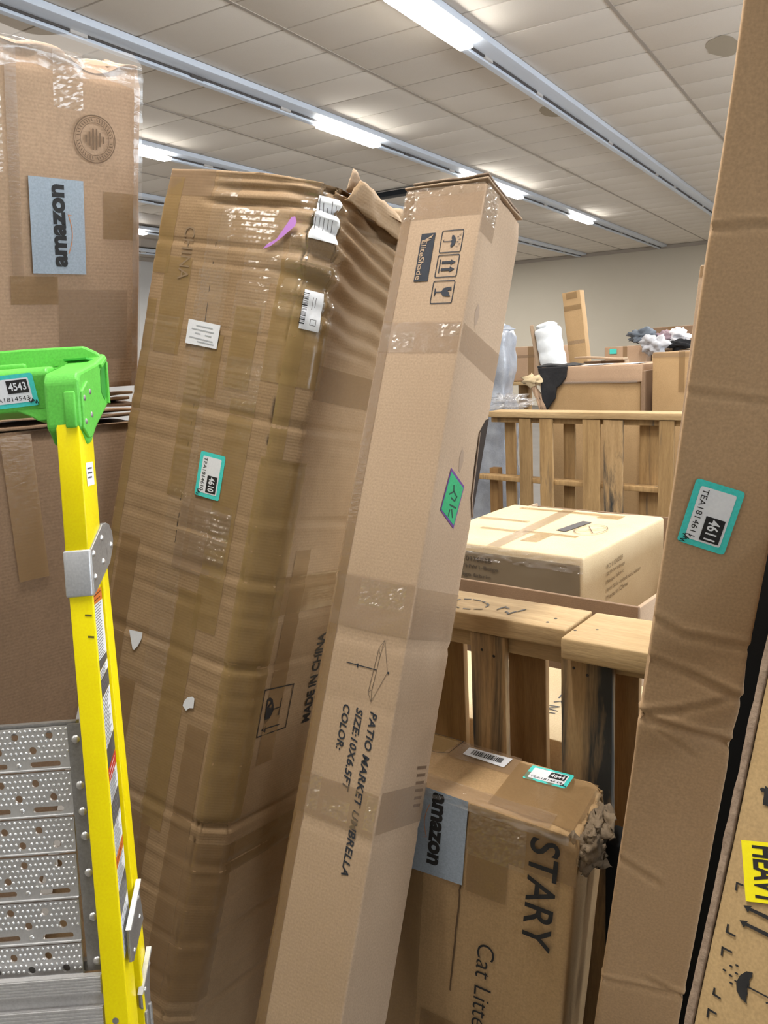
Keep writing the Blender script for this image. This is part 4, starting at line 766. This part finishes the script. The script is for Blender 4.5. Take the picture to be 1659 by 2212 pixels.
# green cap
def side_prism(poly, x0, x1, bev): return prism(SIDE, poly, x0, x1, bev, 3)
BLK = [(0.000, 0.252), (-0.001, 0.322), (0.006, 0.336), (0.085, 0.364), (0.132, 0.388), (0.140, 0.378), (0.142, 0.312), (0.104, 0.285), (0.066, 0.258), (0.040, 0.232), (0.026, 0.228), (0.012, 0.244)]
for on in (False, True):
    cb = ob('cap_end', mx(side_prism(BLK, -0.050, 0.003, 0.006), on), GREEN, K)
    ob('end_rib', mx(rbox(-0.020, -0.003, -0.004, 0.004, 0.252, 0.306, 0.003), on), GREEN, cb)
    ob('side_pad', mx(side_prism([(0.004, 0.250), (0.004, 0.306), (0.030, 0.326), (0.052, 0.318), (0.058, 0.268), (0.034, 0.240), (0.022, 0.238)], 0.001, 0.006, 0.002), on), GREEN, cb)
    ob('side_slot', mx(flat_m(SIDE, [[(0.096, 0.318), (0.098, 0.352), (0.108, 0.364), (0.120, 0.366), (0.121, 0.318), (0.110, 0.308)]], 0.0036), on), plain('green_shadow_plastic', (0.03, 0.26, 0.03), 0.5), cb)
    ob('slot_rim', mx(join(side_prism([(0.120, 0.304), (0.126, 0.304), (0.127, 0.372), (0.121, 0.372)], 0.001, 0.007, 0.001), side_prism([(0.094, 0.362), (0.098, 0.357), (0.124, 0.374), (0.122, 0.379)], 0.001, 0.007, 0.001)), on), GREEN, cb)
    for y, z in ((0.012, 0.297), (0.037, 0.310), (0.012, 0.262), (0.038, 0.275)): ob('cap_screw', mx(dome_m((0.0055, y, z), (1, 0, 0), 0.0050, 0.0022), on), STEEL, cb)
bar = ob('cap_bar', join(side_prism([(0.020, 0.284), (0.014, 0.340), (0.020, 0.349), (0.036, 0.353), (0.080, 0.354), (0.126, 0.350), (0.128, 0.290)], -WID + 0.048, -0.048, 0.004),
                         prism(FRONT, [(-0.52, 0.35), (-0.50, 0.398), (-0.120, 0.400), (-0.026, 0.398), (-0.004, 0.386), (0.001, 0.374), (-0.02, 0.35)], -0.128, -0.112, 0.004),
                         prism(FRONT, [(-0.080, 0.276), (-0.068, 0.268), (-0.045, 0.268), (-0.045, 0.300), (-0.10, 0.300), (-0.10, 0.285)], -0.11, -0.020, 0.002)), GREEN, K)
for a, b in ((-0.42, -0.28), (-0.24, -0.10)): ob('tray_ridge', rbox(a, b, 0.060, 0.070, 0.352, 0.366, 0.004), GREEN, bar)
ob('tray_recess', prism(Face((0, 0, 0), (1, 0, 0), (0, 1, 0), (0, 0, 1)), [(-0.050, 0.088), (-0.014, 0.088), (-0.006, 0.106), (-0.050, 0.108)], 0.3705, 0.3735), plain('green_recess_plastic', (0.035, 0.36, 0.03), 0.5), bar)
BTOP = Face((0, 0, 0.3535), (1, 0, 0), (0, 1, 0), (0, 0, 1))
strokes(bar, 'pen_mark', BTOP, [[(-0.105 + 0.003 * i, 0.046 + 0.006 * (i % 2)) for i in range(7)], [(-0.07, 0.044), (-0.062, 0.052), (-0.05, 0.052), (-0.042, 0.047), (-0.05, 0.043), (-0.062, 0.045), (-0.072, 0.051)]], 0.003, plain('faded_marker', (0.03, 0.12, 0.03)), h=0.0010)
CB = Face((0, 0.0145, 0), (1, 0, 0), (0, -0.107, 1), (0, -1, -0.107))
class Slope(Face):
    def pt(s, a, b, h=0.0): return V((a, 0.020 - 0.006 * (b - 0.284) / 0.056 - h, b))
tea_sticker(bar, Slope((0, 0, 0), (1, 0, 0), (0, 0, 1), (0, -1, 0)), (-0.1475, 0.2890), (0.0835, 0.0035), (-0.0065, 0.0485), '4543', 'TEA1814543')
# folded platform: six pressed plates with punched holes, joined by a side strip
YP = 0.030
PF = Face((0, YP, 0), (1, 0, 0), (0, 0, 1), (0, -1, 0))
for z in (-0.205, -0.572): ob('platform_frame', box(-0.545, -0.055, YP + 0.010, YP + 0.024, z, z + 0.015), STEEL, K)
plates = [(-0.1925, -0.2590, ((-0.206, 0), (-0.228, 1)), -0.2495), (-0.2600, -0.3290, ((-0.278, 1), (-0.300, 0)), -0.3180), (-0.3300, -0.3850, ((-0.349, 1), (-0.371, 0)), None),
          (-0.3870, -0.4550, ((-0.401, 0), (-0.424, 1)), -0.4430), (-0.4560, -0.5210, ((-0.472, 1), (-0.493, 0)), -0.5105), (-0.5220, -0.5720, ((-0.540, 1), (-0.560, 0)), None)]
def slot(cx, cz, hl, hr): return [(cx + s * (hl - hr) + hr * math.cos(math.radians(a)), cz + hr * math.sin(math.radians(a))) for s, rg in ((1, range(-90, 91, 30)), (-1, range(90, 271, 30))) for a in rg]
xl, xr = -0.540, -0.0625
for z1, z0, rows, sl in plates:
    sh = (-0.19 - z1) * -0.015
    loops = [[(xl, z0 + 0.0015), (xr + sh, z0 + 0.0015), (xr + sh, z1 - 0.0015), (xl, z1 - 0.0015)]]; holes = []
    for z, ph in rows:
        x = -0.093 - 0.0262 * ph
        while x > xl + 0.01: holes.append((x, z)); x -= 0.0525
    slots = []
    if sl:
        x = -0.1015
        while x > xl + 0.03: slots.append(x); x -= 0.081
    loops += [circle(x, z, 0.0060, 14) for x, z in holes] + [slot(x, sl, 0.0235, 0.0042) for x in slots]
    f, f2 = flat_m(PF, loops, 0.0); nrm = V((0, -1, 0))
    rims = []
    for lp in loops:
        vv = [PF.pt(a, b, 0) for a, b in lp] + [PF.pt(a, b, -0.004) for a, b in lp]; n = len(lp)
        rims.append((vv, [(i, (i + 1) % n, n + (i + 1) % n, n + i) for i in range(n)]))
    pl = ob('tread_plate', join((f, f2), *rims), ALU, K)
    dm_ = []
    zz = z1 - 0.0055; r = 0
    while zz > z0 + 0.004:
        if sl is None or abs(zz - sl) > 0.0085:
            x = xr + sh - 0.004 - 0.0039 * (r % 2)
            while x > xl + 0.004:
                if all((x - a) ** 2 + (zz - b) ** 2 > 0.0078 ** 2 for a, b in holes): dm_.append(dome_m((x, YP, zz), (0, -1, 0), 0.0026, 0.0021, 6))
                x -= 0.0078
        zz -= 0.0083; r += 1
    ob('dimples', join(*dm_), ALU, pl, kind='stuff')
    ob('plate_lip', rbox(xl, xr + sh, YP - 0.002, YP + 0.008, z0 - 0.0002, z0 + 0.0030, 0.0012), ALU, pl)
    if sl:
        for x in slots: ob('screw', dome_m((x - 0.0405, YP, sl), (0, -1, 0), 0.0040, 0.002), RIVET, pl)
for on in (False, True):
    st = ob('side_strip', mx(join(prism(FRONT, [(-0.0645, -0.1915), (-0.040, -0.1915), (-0.030, -0.565), (-0.0600, -0.566)], -YP - 0.004, -YP + 0.001)), on), STEEL, K)
    for i, z in enumerate((-0.215, -0.285, -0.325, -0.362, -0.418, -0.485, -0.552)): ob('rivet', mx(dome_m((-0.0525 + 0.008 * (-0.215 - z) / 0.35, YP - 0.001, z), (0, -1, 0), 0.0066, 0.0035), on), RIVET, st)
# ribbed steps below
def step_m(z1, z0, y0, y1, ribs):
    pts = [(y1, z1), (y0, z1)]; n = ribs
    for i in range(n):
        a = z1 - 0.0015 - (z1 - z0 - 0.003) * i / n; b = z1 - 0.0015 - (z1 - z0 - 0.003) * (i + 0.5) / n; pts += [(y0, a), (y0 - 0.0012, a - 0.0002), (y0 - 0.0012, b), (y0, b - 0.0002)]
    pts += [(y0, z0), (y1, z0)]; return prism(SIDE, pts, -0.560, -0.033)
ob('step', step_m(-0.5620, -0.5900, 0.006, 0.016, 6), ALU2, K); ob('step', step_m(-0.5900, -0.6080, 0.014, 0.022, 1), ALU2, K)
ob('step', step_m(-0.6080, -0.6420, 0.006, 0.016, 6), ALU2, K); ob('step', step_m(-0.6420, -0.6800, 0.012, 0.022, 1), ALU2, K)
for z in (-0.93, -1.20): ob('step', step_m(z, z - 0.05, 0.004, 0.060, 6), ALU2, K)
ob('rail_hole', flat_m(FRONT, [circle(-0.013, -0.627, 0.0048, 14)], 0.0006), STEEL, K)

# ------------------------------------------------------------------ near pallet, standing on edge
F = thing('near_pallet', 'wooden pallet standing on edge behind the cat litter carton', 'pallet', (-0.525, 1.553, 1.02), yaw=-5.5, H=1.22)
def nail(par, x, y, z, nrm, r=0.004): ob('nail', dome_m((x, y, z), nrm, r, 0.0015, 8), plain('nail_head', (0.05, 0.045, 0.04), 0.5, 0.6) if 'nail_head' not in bpy.data.materials else bpy.data.materials['nail_head'], par)
def knots(seed, amp=0.0012): return lambda p, n: n * -amp * (0.5 + nz((p.x * 5, p.y * 5, p.z * 5), 3, seed))
b1 = ob('top_board', rbox(-0.52, -0.001, 0.0, 0.148, -0.043, 0.0, 0.005, (20, 6, 2), knots(3)), WOOD_L, F)
b2 = ob('top_board', rbox(0.002, 0.40, -0.034, 0.156, -0.052, -0.004, 0.006, (20, 6, 2), knots(5)), WOOD_L, F)
for x, y in ((-0.05, 0.06), (-0.055, 0.03)): nail(b1, x, y, -0.0005, (0, 0, 1))
for x, y in ((0.05, 0.045), (0.012, 0.02)): nail(b2, x, y, -0.0048, (0, 0, 1))
FT = Face((0, 0, 0.0002), (1, 0, 0), (0, 1, 0), (0, 0, 1))
random.seed(4)
strokes(b1, 'stamp_mark', FT, [[(-0.265 + 0.05 * math.cos(a) * (0.8 + 0.3 * random.random()), 0.06 + 0.035 * math.sin(a)), (-0.265 + 0.05 * math.cos(a + 0.35) * (0.9 + 0.2 * random.random()), 0.06 + 0.035 * math.sin(a + 0.3))] for a in [0.0, 0.45, 0.9, 1.4, 1.9, 2.5, 3.1, 3.7, 4.2, 4.8, 5.4]], 0.005, STAIN, h=0.0006)
strokes(b1, 'stamp_letters', FT, [[(-0.19 + 0.012 * i, 0.055 + 0.02 * math.sin(i * 1.7)), (-0.182 + 0.012 * i, 0.065 + 0.02 * math.sin(i * 1.7 + 1))] for i in range(5)], 0.005, STAIN, h=0.0006)
ob('ledger_board', rbox(-0.52, 0.40, 0.034, 0.060, -0.090, -0.044, 0.003, (12, 1, 2), knots(7)), WOOD_L, F)
ob('ledger_board', rbox(-0.52, 0.40, 0.088, 0.112, -0.090, -0.053, 0.003, (12, 1, 2), knots(8)), WOOD_L, F)
for x0, x1, mt in ((-0.238, -0.150, WOOD_S), (-0.018, 0.095, WOOD_S), (0.22, 0.33, WOOD_V)):
    sl_ = ob('slat', rbox(x0, x1, 0.012, 0.033, -1.22, -0.046 if x1 < 0.0 else -0.054, 0.003, (4, 1, 40), knots(11 + int(x0 * 90))), mt, F)
    for i in range(2): nail(sl_, x0 + 0.03 + 0.03 * i, 0.0125, -0.085 - 0.01 * i, (0, -1, 0), 0.0035)
for x0, x1 in ((-0.50, -0.318), (-0.197, -0.100), (0.030, 0.116), (0.30, 0.40)):
    ob('slat', rbox(x0, x1, 0.113, 0.133, -1.22, -0.054, 0.003, (4, 1, 20), knots(21 + int(x0 * 90))), WOOD_B, F)
for z in (-0.60, -1.18): ob('stringer', rbox(-0.52, 0.40, 0.034, 0.112, z - 0.02, z + 0.02, 0.003, (8, 2, 2), knots(17)), WOOD_B, F)

# ------------------------------------------------------------------ things behind the near pallet
cr = thing('cream_carton', 'cream carton with handwriting, seen through the slats of the near pallet', 'carton', (-0.48, 1.745, 0.66), yaw=-5.5, H=0.86)
ob('shell', rbox(-0.66, 0.14, 0, 0.42, -0.86, 0, 0.005, (6, 3, 6), lambda p, n: n * -0.003 * (0.5 + nz(p, 6, 2))), CARD_M, cr)
HB = Face((0, 0.50, 0), (1, 0, 0), (0, 1, 0), (0, 0, 1))
strokes(cr, 'handwriting', HB, [[(-0.240, -0.235), (-0.236, -0.275)], [(-0.205, -0.232), (-0.235, -0.258), (-0.200, -0.272)], [(-0.236, -0.305), (-0.222, -0.290), (-0.210, -0.312), (-0.200, -0.296), (-0.190, -0.318)], [(-0.238, -0.330), (-0.212, -0.325), (-0.235, -0.350), (-0.205, -0.352)], [(-0.232, -0.372), (-0.205, -0.368)]], 0.0035, plain('blue_black_marker', (0.03, 0.04, 0.07)), h=0.001)
tr = thing('open_bin', 'open-topped brown cardboard bin holding the sofa carton', 'bin', (-0.60, 2.36, 0.825), yaw=-8, H=1.025)
ob('front_panel', rbox(-1.05, 0.03, -0.008, 0.006, -1.025, 0.0, 0.003, (10, 1, 10)), CARD_D, tr); ob('back_panel', rbox(-1.05, 0.03, 1.35, 1.364, -1.025, -0.02, 0.003), CARD_D, tr)
ob('side_panel', rbox(0.016, 0.030, 0.006, 1.35, -1.025, -0.005, 0.003, (1, 8, 4)), CARD_U, tr); ob('side_panel', rbox(-1.05, -1.036, 0.006, 1.35, -1.025, -0.005, 0.003), CARD_U, tr)
ob('base', box(-1.036, 0.016, 0.006, 1.35, -0.46, -0.445), CARD_D, tr)
M = thing('sofa_carton', 'pale cream carton printed with sofa details, beyond the near pallet', 'carton', (-0.867, 2.76, 0.85), yaw=-8, H=0.47)
ob('shell', rbox(-0.745, 0.0, 0, 0.80, -0.47, 0, 0.014, (16, 16, 8), lambda p, n: n * -0.004 * (0.5 + nz(p, 5, 3))), CARD_M, M)
TAPE_Y = tapemat('yellowed_tape', (0.40, 0.26, 0.10), 0.5)
ob('tape_strip', tape_m(TOP, (-0.405, 0.0), (-0.345, 0.0), (-0.463, 0.795), (-0.400, 0.795), nu=6, nv=30), TAPE_C, M, label='clear tape along the lid seam')
for x0, y0, x1, y1 in ((-0.72, 0.44, -0.47, 0.47), (-0.66, 0.70, -0.15, 0.735), (-0.40, 0.27, -0.16, 0.30), (-0.25, 0.655, -0.15, 0.70), (-0.60, 0.26, -0.42, 0.285), (-0.33, 0.13, -0.26, 0.27)): tape(M, TOP, x0, x1, y0, y1, TAPE_Y, seed=int(x0 * 100))
sk = flat(M, 'dark_label', TOP, [(-0.288, 0.352), (-0.243, 0.345), (-0.222, 0.555), (-0.268, 0.562)], GREYPRINT, h=0.0026)
flat(M, 'round_mark', TOP, [circle(-0.168, 0.425, 0.062, 28, 0.095), circle(-0.168, 0.425, 0.058, 28, 0.091)], FAINT, h=0.0026)
strokes(M, 'mark_cross', TOP, [[(-0.215, 0.38), (-0.12, 0.47)], [(-0.20, 0.475), (-0.135, 0.37)]], 0.004, FAINT, h=0.0026)
tape(M, FRONT, -0.745, 0.0, -0.06, 0.0, WRAP, name='film_edge', nu=80, nv=14, wr=0.008, f=40, label='clear film over the lid edge')
ob('film_front', tape_m(FRONT, (-0.742, -0.40), (-0.012, -0.40), (-0.742, -0.03), (-0.012, -0.03), nu=40, nv=20, h=0.002, wr=0.003, f=14), tapemat('smoky_film', (0.20, 0.16, 0.11), 0.72, rough=0.2, bump=0.3, scale=12), M)
GHOST = plain('print_under_film', (0.07, 0.055, 0.04))
for i, (s, Lx) in enumerate((('PO 013602B', 0.17), ('SETHW1-Beige', 0.20), ('Beige fabric', 0.165), ('Item: Sofa - tufted back, walnut legs', 0.42))):
    text(M, 'printed_text', FRONT, s, (-0.55 + (0.0 if i < 3 else -0.01), -0.055 - 0.034 * i - 0.012), (Lx, -0.002), (0, 0.019), GHOST, h=0.0062, bold=0.012)
for i, Ly in enumerate((0.15, 0.17, 0.16, 0.33, 0.2)):
    text(M, 'printed_text', RIGHT, ('PO 013602B', 'SETHW1-Beige', 'Beige fabric', 'Item: Sofa - tufted back, walnut', 'Made in China')[i], (0.20, -0.092 - 0.030 * i), (Ly, 0.010), (0, 0.018), plain('brown_print_%d' % i, (0.20, 0.14, 0.08)), h=0.0012)

# ------------------------------------------------------------------ far pallet
P = thing('far_pallet', 'tall wooden pallet standing on edge beyond the sofa carton', 'pallet', (-0.916, 4.646, 1.2), yaw=-11, H=1.4)
ob('top_board', rbox(-1.27, 0.30, -0.004, 0.145, -0.040, 0.0, 0.005, (24, 2, 2), knots(31)), WOOD_L, P)
for z in (-0.44, -0.88): ob('stringer', rbox(-1.40 if z > -0.5 else -1.27, 0.30, 0.026, 0.110, z - 0.018, z + 0.014, 0.004, (16, 2, 2), knots(33)), WOOD_V, P)
ob('stringer', rbox(-1.27, 0.30, 0.030, 0.110, -0.075, -0.041, 0.004, (16, 2, 2), knots(34)), WOOD_V, P)
for x0, x1, mt in ((-1.043, -0.958, WOOD_V), (-0.893, -0.800, WOOD_V), (-0.598, -0.482, WOOD_V), (-0.461, -0.338, WOOD_S), (-0.125, -0.036, WOOD_V), (0.10, 0.20, WOOD_V)):
    ob('slat', rbox(x0, x1, 0.004, 0.025, -1.4, -0.042, 0.004, (3, 1, 30), knots(41 + int(x0 * 50), 0.003)), mt, P)
for x0, x1 in ((-1.222, -1.140), (-0.787, -0.705), (-0.287, -0.160), (0.05, 0.15)):
    ob('slat', rbox(x0, x1, 0.112, 0.132, -1.4, -0.042, 0.004, (3, 1, 20), knots(61 + int(x0 * 50), 0.003)), WOOD_V, P)
ob('post', rbox(-1.350, -1.282, 0.112, 0.17, -1.4, -0.39, 0.004, (3, 1, 10), knots(71)), WOOD_B, P)

# ------------------------------------------------------------------ stock beyond the far pallet
def carton(name, label, o, yaw, w, d, h, mt, tilt=None, up=0.2):
    """plain carton: o is its front right top corner"""
    h += up; a = math.radians(yaw); ax = [V((math.cos(a), math.sin(a), 0)), V((-math.sin(a), math.cos(a), 0)), V((0, 0, 1))]
    if tilt:
        rm = Matrix.Rotation(math.radians(tilt[0]), 3, tilt[1]); ax = [rm @ v for v in ax]
    t = thing(name, label, 'carton', o, ax, h)
    ob('shell', rbox(-w, 0, 0, d, -h, 0, 0.01, (4, 3, 4), lambda p, n: n * -0.006 * (0.5 + nz(p, 3, len(label)))), mt, t)
    tape(t, FRONT, -w * 0.55, -w * 0.45, -min(h, 0.25), -0.002, TAPE_B, nv=10); tape(t, TOP, -w * 0.55, -w * 0.45, 0.01, d - 0.01, TAPE_B, nv=10)
    return t
wp = thing('shrink_wrapped_stack', 'grey shrink-wrapped stack half hidden behind the umbrella carton', 'pallet load', (-2.30, 5.21, 0), H=0.2)
def wdisp(p, n): return n * (0.022 * nz(p, 5, 3) + 0.012 * nz((p.x, p.y, p.z * 2.6), 11, 7)) - n * (0.03 * smooth(1.15, 1.30, p.z) * smooth(1.45, 1.32, p.z))
ob('film', rbox(-0.40, 0.13, 0, 0.25, -0.06, 1.72, 0.05, (16, 12, 60), wdisp), POLY, wp)
ob('film_top', blob_m((-0.02, 0.12, 1.72), (0.13, 0.12, 0.05), 4, 0.6), POLY, wp)
ob('base', box(-0.42, 0.15, 0, 0.25, -0.2, -0.06), WOOD_B, wp)
ob('loose_film', blob_m((0.20, -0.08, 1.235), (0.13, 0.08, 0.05), 9, 0.9, 2.6, 30, 20), WRAP, wp)
t = carton('white_label_carton', 'carton with small white label behind the plastic roll', (-2.36, 6.95, 1.60), -8, 0.62, 0.5, 0.308, CARD, up=0)
flat(t, 'white_label', FRONT, [(-0.22, -0.08), (-0.15, -0.08), (-0.15, -0.14), (-0.22, -0.14)], WHITE, h=0.003)
tape(t, FRONT, -0.60, -0.02, -0.10, -0.075, TAPE_C)
t = thing('post_stack', 'pale wooden crate frame carrying the white-label carton', 'crate', (-2.36, 6.9, 1.29), yaw=-8, H=1.49)
for x in (-0.62, -0.02): ob('post', rbox(x - 0.05, x + 0.05, 0.02, 0.11, -1.49, -0.03, 0.005), WOOD_L, t)
ob('top_board', rbox(-0.70, 0.06, 0, 0.56, -0.03, 0.0, 0.005), WOOD_L, t)
for x in (-0.62, -0.02): ob('post', rbox(x - 0.05, x + 0.05, 0.43, 0.52, -1.49, -0.03, 0.005), WOOD_V, t)
t = thing('plastic_roll', 'white ribbed plastic-wrapped roll leaning left of the tall thin carton', 'roll', (-2.285, 6.35, 1.755), ((0.985, 0, 0.17), (0, 1, 0.0), (-0.17, 0.0, 0.985)), 1.965)
def rolls(u, v):
    a = 2 * math.pi * u; r = 0.098 + 0.007 * abs(math.sin(v * 60)) + 0.004 * nz((math.cos(a), math.sin(a), v * 8), 2); r *= smooth(0, 0.015, v) * 0.6 + 0.4
    return V((r * math.cos(a), r * math.sin(a), -1.965 * v))
ob('sheath', grid_m(rolls, 28, 160), BUBBLE, t); ob('end_cap', blob_m((0, 0, -0.004), (0.085, 0.085, 0.03), 3, 0.3), BUBBLE, t)
ob('inner_tube', rbox(-0.135, -0.105, -0.03, 0.0, -0.6, 0.03, 0.008), CARD_U, t)
t = thing('tall_thin_carton', 'tall thin carton leaning against the roll, in front of the far wall', 'carton', (-2.125, 6.55, 2.02), ((0.995, -0.03, 0.09), (0.03, 1, 0), (-0.13, 0, 0.99)), 2.23)
ob('shell', rbox(-0.155, 0.0, 0, 0.10, -2.22, 0, 0.006, (3, 3, 30), lambda p, n: n * -0.004 * (0.5 + nz(p, 6, 3))), CARD_S, t)
tape(t, FRONT, -0.15, -0.005, -0.15, -0.11, TAPE_B); tape(t, FRONT, -0.12, -0.03, -0.06, -0.01, TAPE_B); tape(t, FRONT, -0.15, -0.005, -0.42, -0.39, TAPE_C)
t = carton('teal_dot_carton', 'low carton with tiny turquoise sticker behind the open flap carton', (-1.60, 6.75, 1.565), -8, 0.36, 0.4, 1.565, CARD)
flat(t, 'lot_sticker', FRONT, [(-0.31, -0.02), (-0.25, -0.02), (-0.25, -0.06), (-0.31, -0.06)], TEAL, h=0.004)
t = carton('open_flap_carton', 'low carton with raised flap, behind the black-plastic carton', (-1.585, 6.04, 1.472), -8, 0.33, 0.09, 1.470, CARD_U)
ob('flap', rbox(-0.36, 0.02, -0.08, 0.012, 0.0, 0.014, 0.004, (6, 2, 1), lambda p, n: V((0, 0, 0.02 * smooth(0.0, -0.3, p.x)))), CARD_U, t)
t = carton('back_wall_carton', 'wide mauve-brown carton rising behind the pile of clothes', (-1.29, 7.45, 1.71), -8, 0.56, 0.4, 1.71, CARD_D)
gb = thing('clothes_bin', 'pale carton heaped with clothes near the far wall', 'carton', (-1.26, 6.8, 1.52), yaw=-8, H=1.72)
ob('shell', rbox(-0.33, 0.05, 0, 0.5, -1.72, 0, 0.01, (4, 3, 4)), CARD_U, gb)
for nm, lab_, c, s, col, sd in (('grey_jacket', 'dark grey garment on top of the clothes pile', (-1.66, 6.87, 1.635), (0.11, 0.10, 0.06), (0.13, 0.15, 0.18), 3),
                                ('pale_shirt', 'pale grey crumpled garment low in the clothes pile', (-1.52, 6.68, 1.565), (0.10, 0.10, 0.07), (0.50, 0.50, 0.53), 5),
                                ('mauve_top', 'mauve garment in the middle of the clothes pile', (-1.50, 6.90, 1.605), (0.08, 0.10, 0.06), (0.30, 0.22, 0.25), 7),
                                ('white_shirt', 'white garment at the right of the clothes pile', (-1.40, 6.92, 1.615), (0.09, 0.10, 0.06), (0.72, 0.70, 0.72), 9),
                                ('black_trousers', 'black garment at the foot of the white garment', (-1.36, 6.78, 1.555), (0.11, 0.08, 0.035), (0.02, 0.02, 0.022), 11)):
    o = ob(nm, blob_m((0, 0, 0), s, sd, 0.55, 1.9, 36, 24), cloth(nm + '_cloth', col), None, label=lab_, cat='garment', group='clothes piled on the pale carton'); o.location = V(c) + V((0, 0, 0.2))
BK = thing('black_film_carton', 'long brown carton with torn black plastic at its left end', 'carton', (-1.312, 5.40, 1.440), yaw=-6, H=1.64)
ob('shell', rbox(-0.70, 0, 0, 0.5, -1.64, 0, 0.012, (12, 4, 8), lambda p, n: n * -0.008 * (0.5 + nz(p, 4, 3))), CARD_S, BK)
ob('lid', rbox(-0.70, 0.01, -0.012, 0.51, -0.10, 0.012, 0.006, (12, 4, 3), lambda p, n: n * 0.004 * nz(p, 6, 5)), CARD, BK)
tape(BK, Face((0, -0.013, 0), (1, 0, 0), (0, 0, 1), (0, -1, 0)), -0.62, -0.02, -0.104, -0.088, WRAP, name='white_strap', nu=30); tape(BK, TOP, -0.42, -0.28, 0.0, 0.3, WHITE, h=0.016, name='paper_label'); tape(BK, TOP, -0.16, -0.06, 0.0, 0.3, WHITE, h=0.016, name='paper_label')
ob('side_board', rbox(0.0, 0.03, -0.01, 0.5, -1.64, -0.03, 0.004), CARD_D, BK)
def bdisp(p, n): return n * 0.014 * nz(p, 12, 5)
ob('black_film', prism(FRONT, [(-0.72, 0.010), (-0.50, 0.016), (-0.51, -0.06), (-0.55, -0.11), (-0.58, -0.13), (-0.59, -0.20), (-0.66, -0.29), (-0.69, -0.22), (-0.70, -0.10)], 0.010, 0.030, 0.006), BLACKPOLY, BK)
ob('black_film', rbox(-0.73, -0.50, -0.01, 0.3, 0.010, 0.026, 0.006, (10, 6, 1), bdisp), BLACKPOLY, BK)
ob('torn_flap', flap_m([(-0.70, -0.035, -0.29), (-0.66, -0.035, -0.29), (-0.74, -0.035, -0.05), (-0.79, -0.035, -0.05)], 0.006, 5, 0.02), CARD, BK)
ob('torn_paper', blob_m((-0.755, -0.03, -0.075), (0.07, 0.03, 0.04), 8, 0.7), CARD_M, BK)
t = carton('right_back_carton', 'brown carton beyond the far pallet, right of the wooden post', (-0.86, 5.30, 1.525), -10, 0.385, 0.5, 1.525, CARD_S)
tape(t, FRONT, -0.385, 0, -0.035, 0, TAPE_C, nu=20)
t = thing('wooden_post', 'pale upright wooden post between the two brown cartons beyond the pallet', 'post', (-1.345, 5.95, 1.50), H=1.70)
ob('post', rbox(-0.03, 0.03, 0, 0.06, -1.7, 0, 0.004), WOOD_L, t); ob('white_tag', box(-0.032, 0.032, -0.003, 0.0, -0.36, -0.31), WHITE, t)
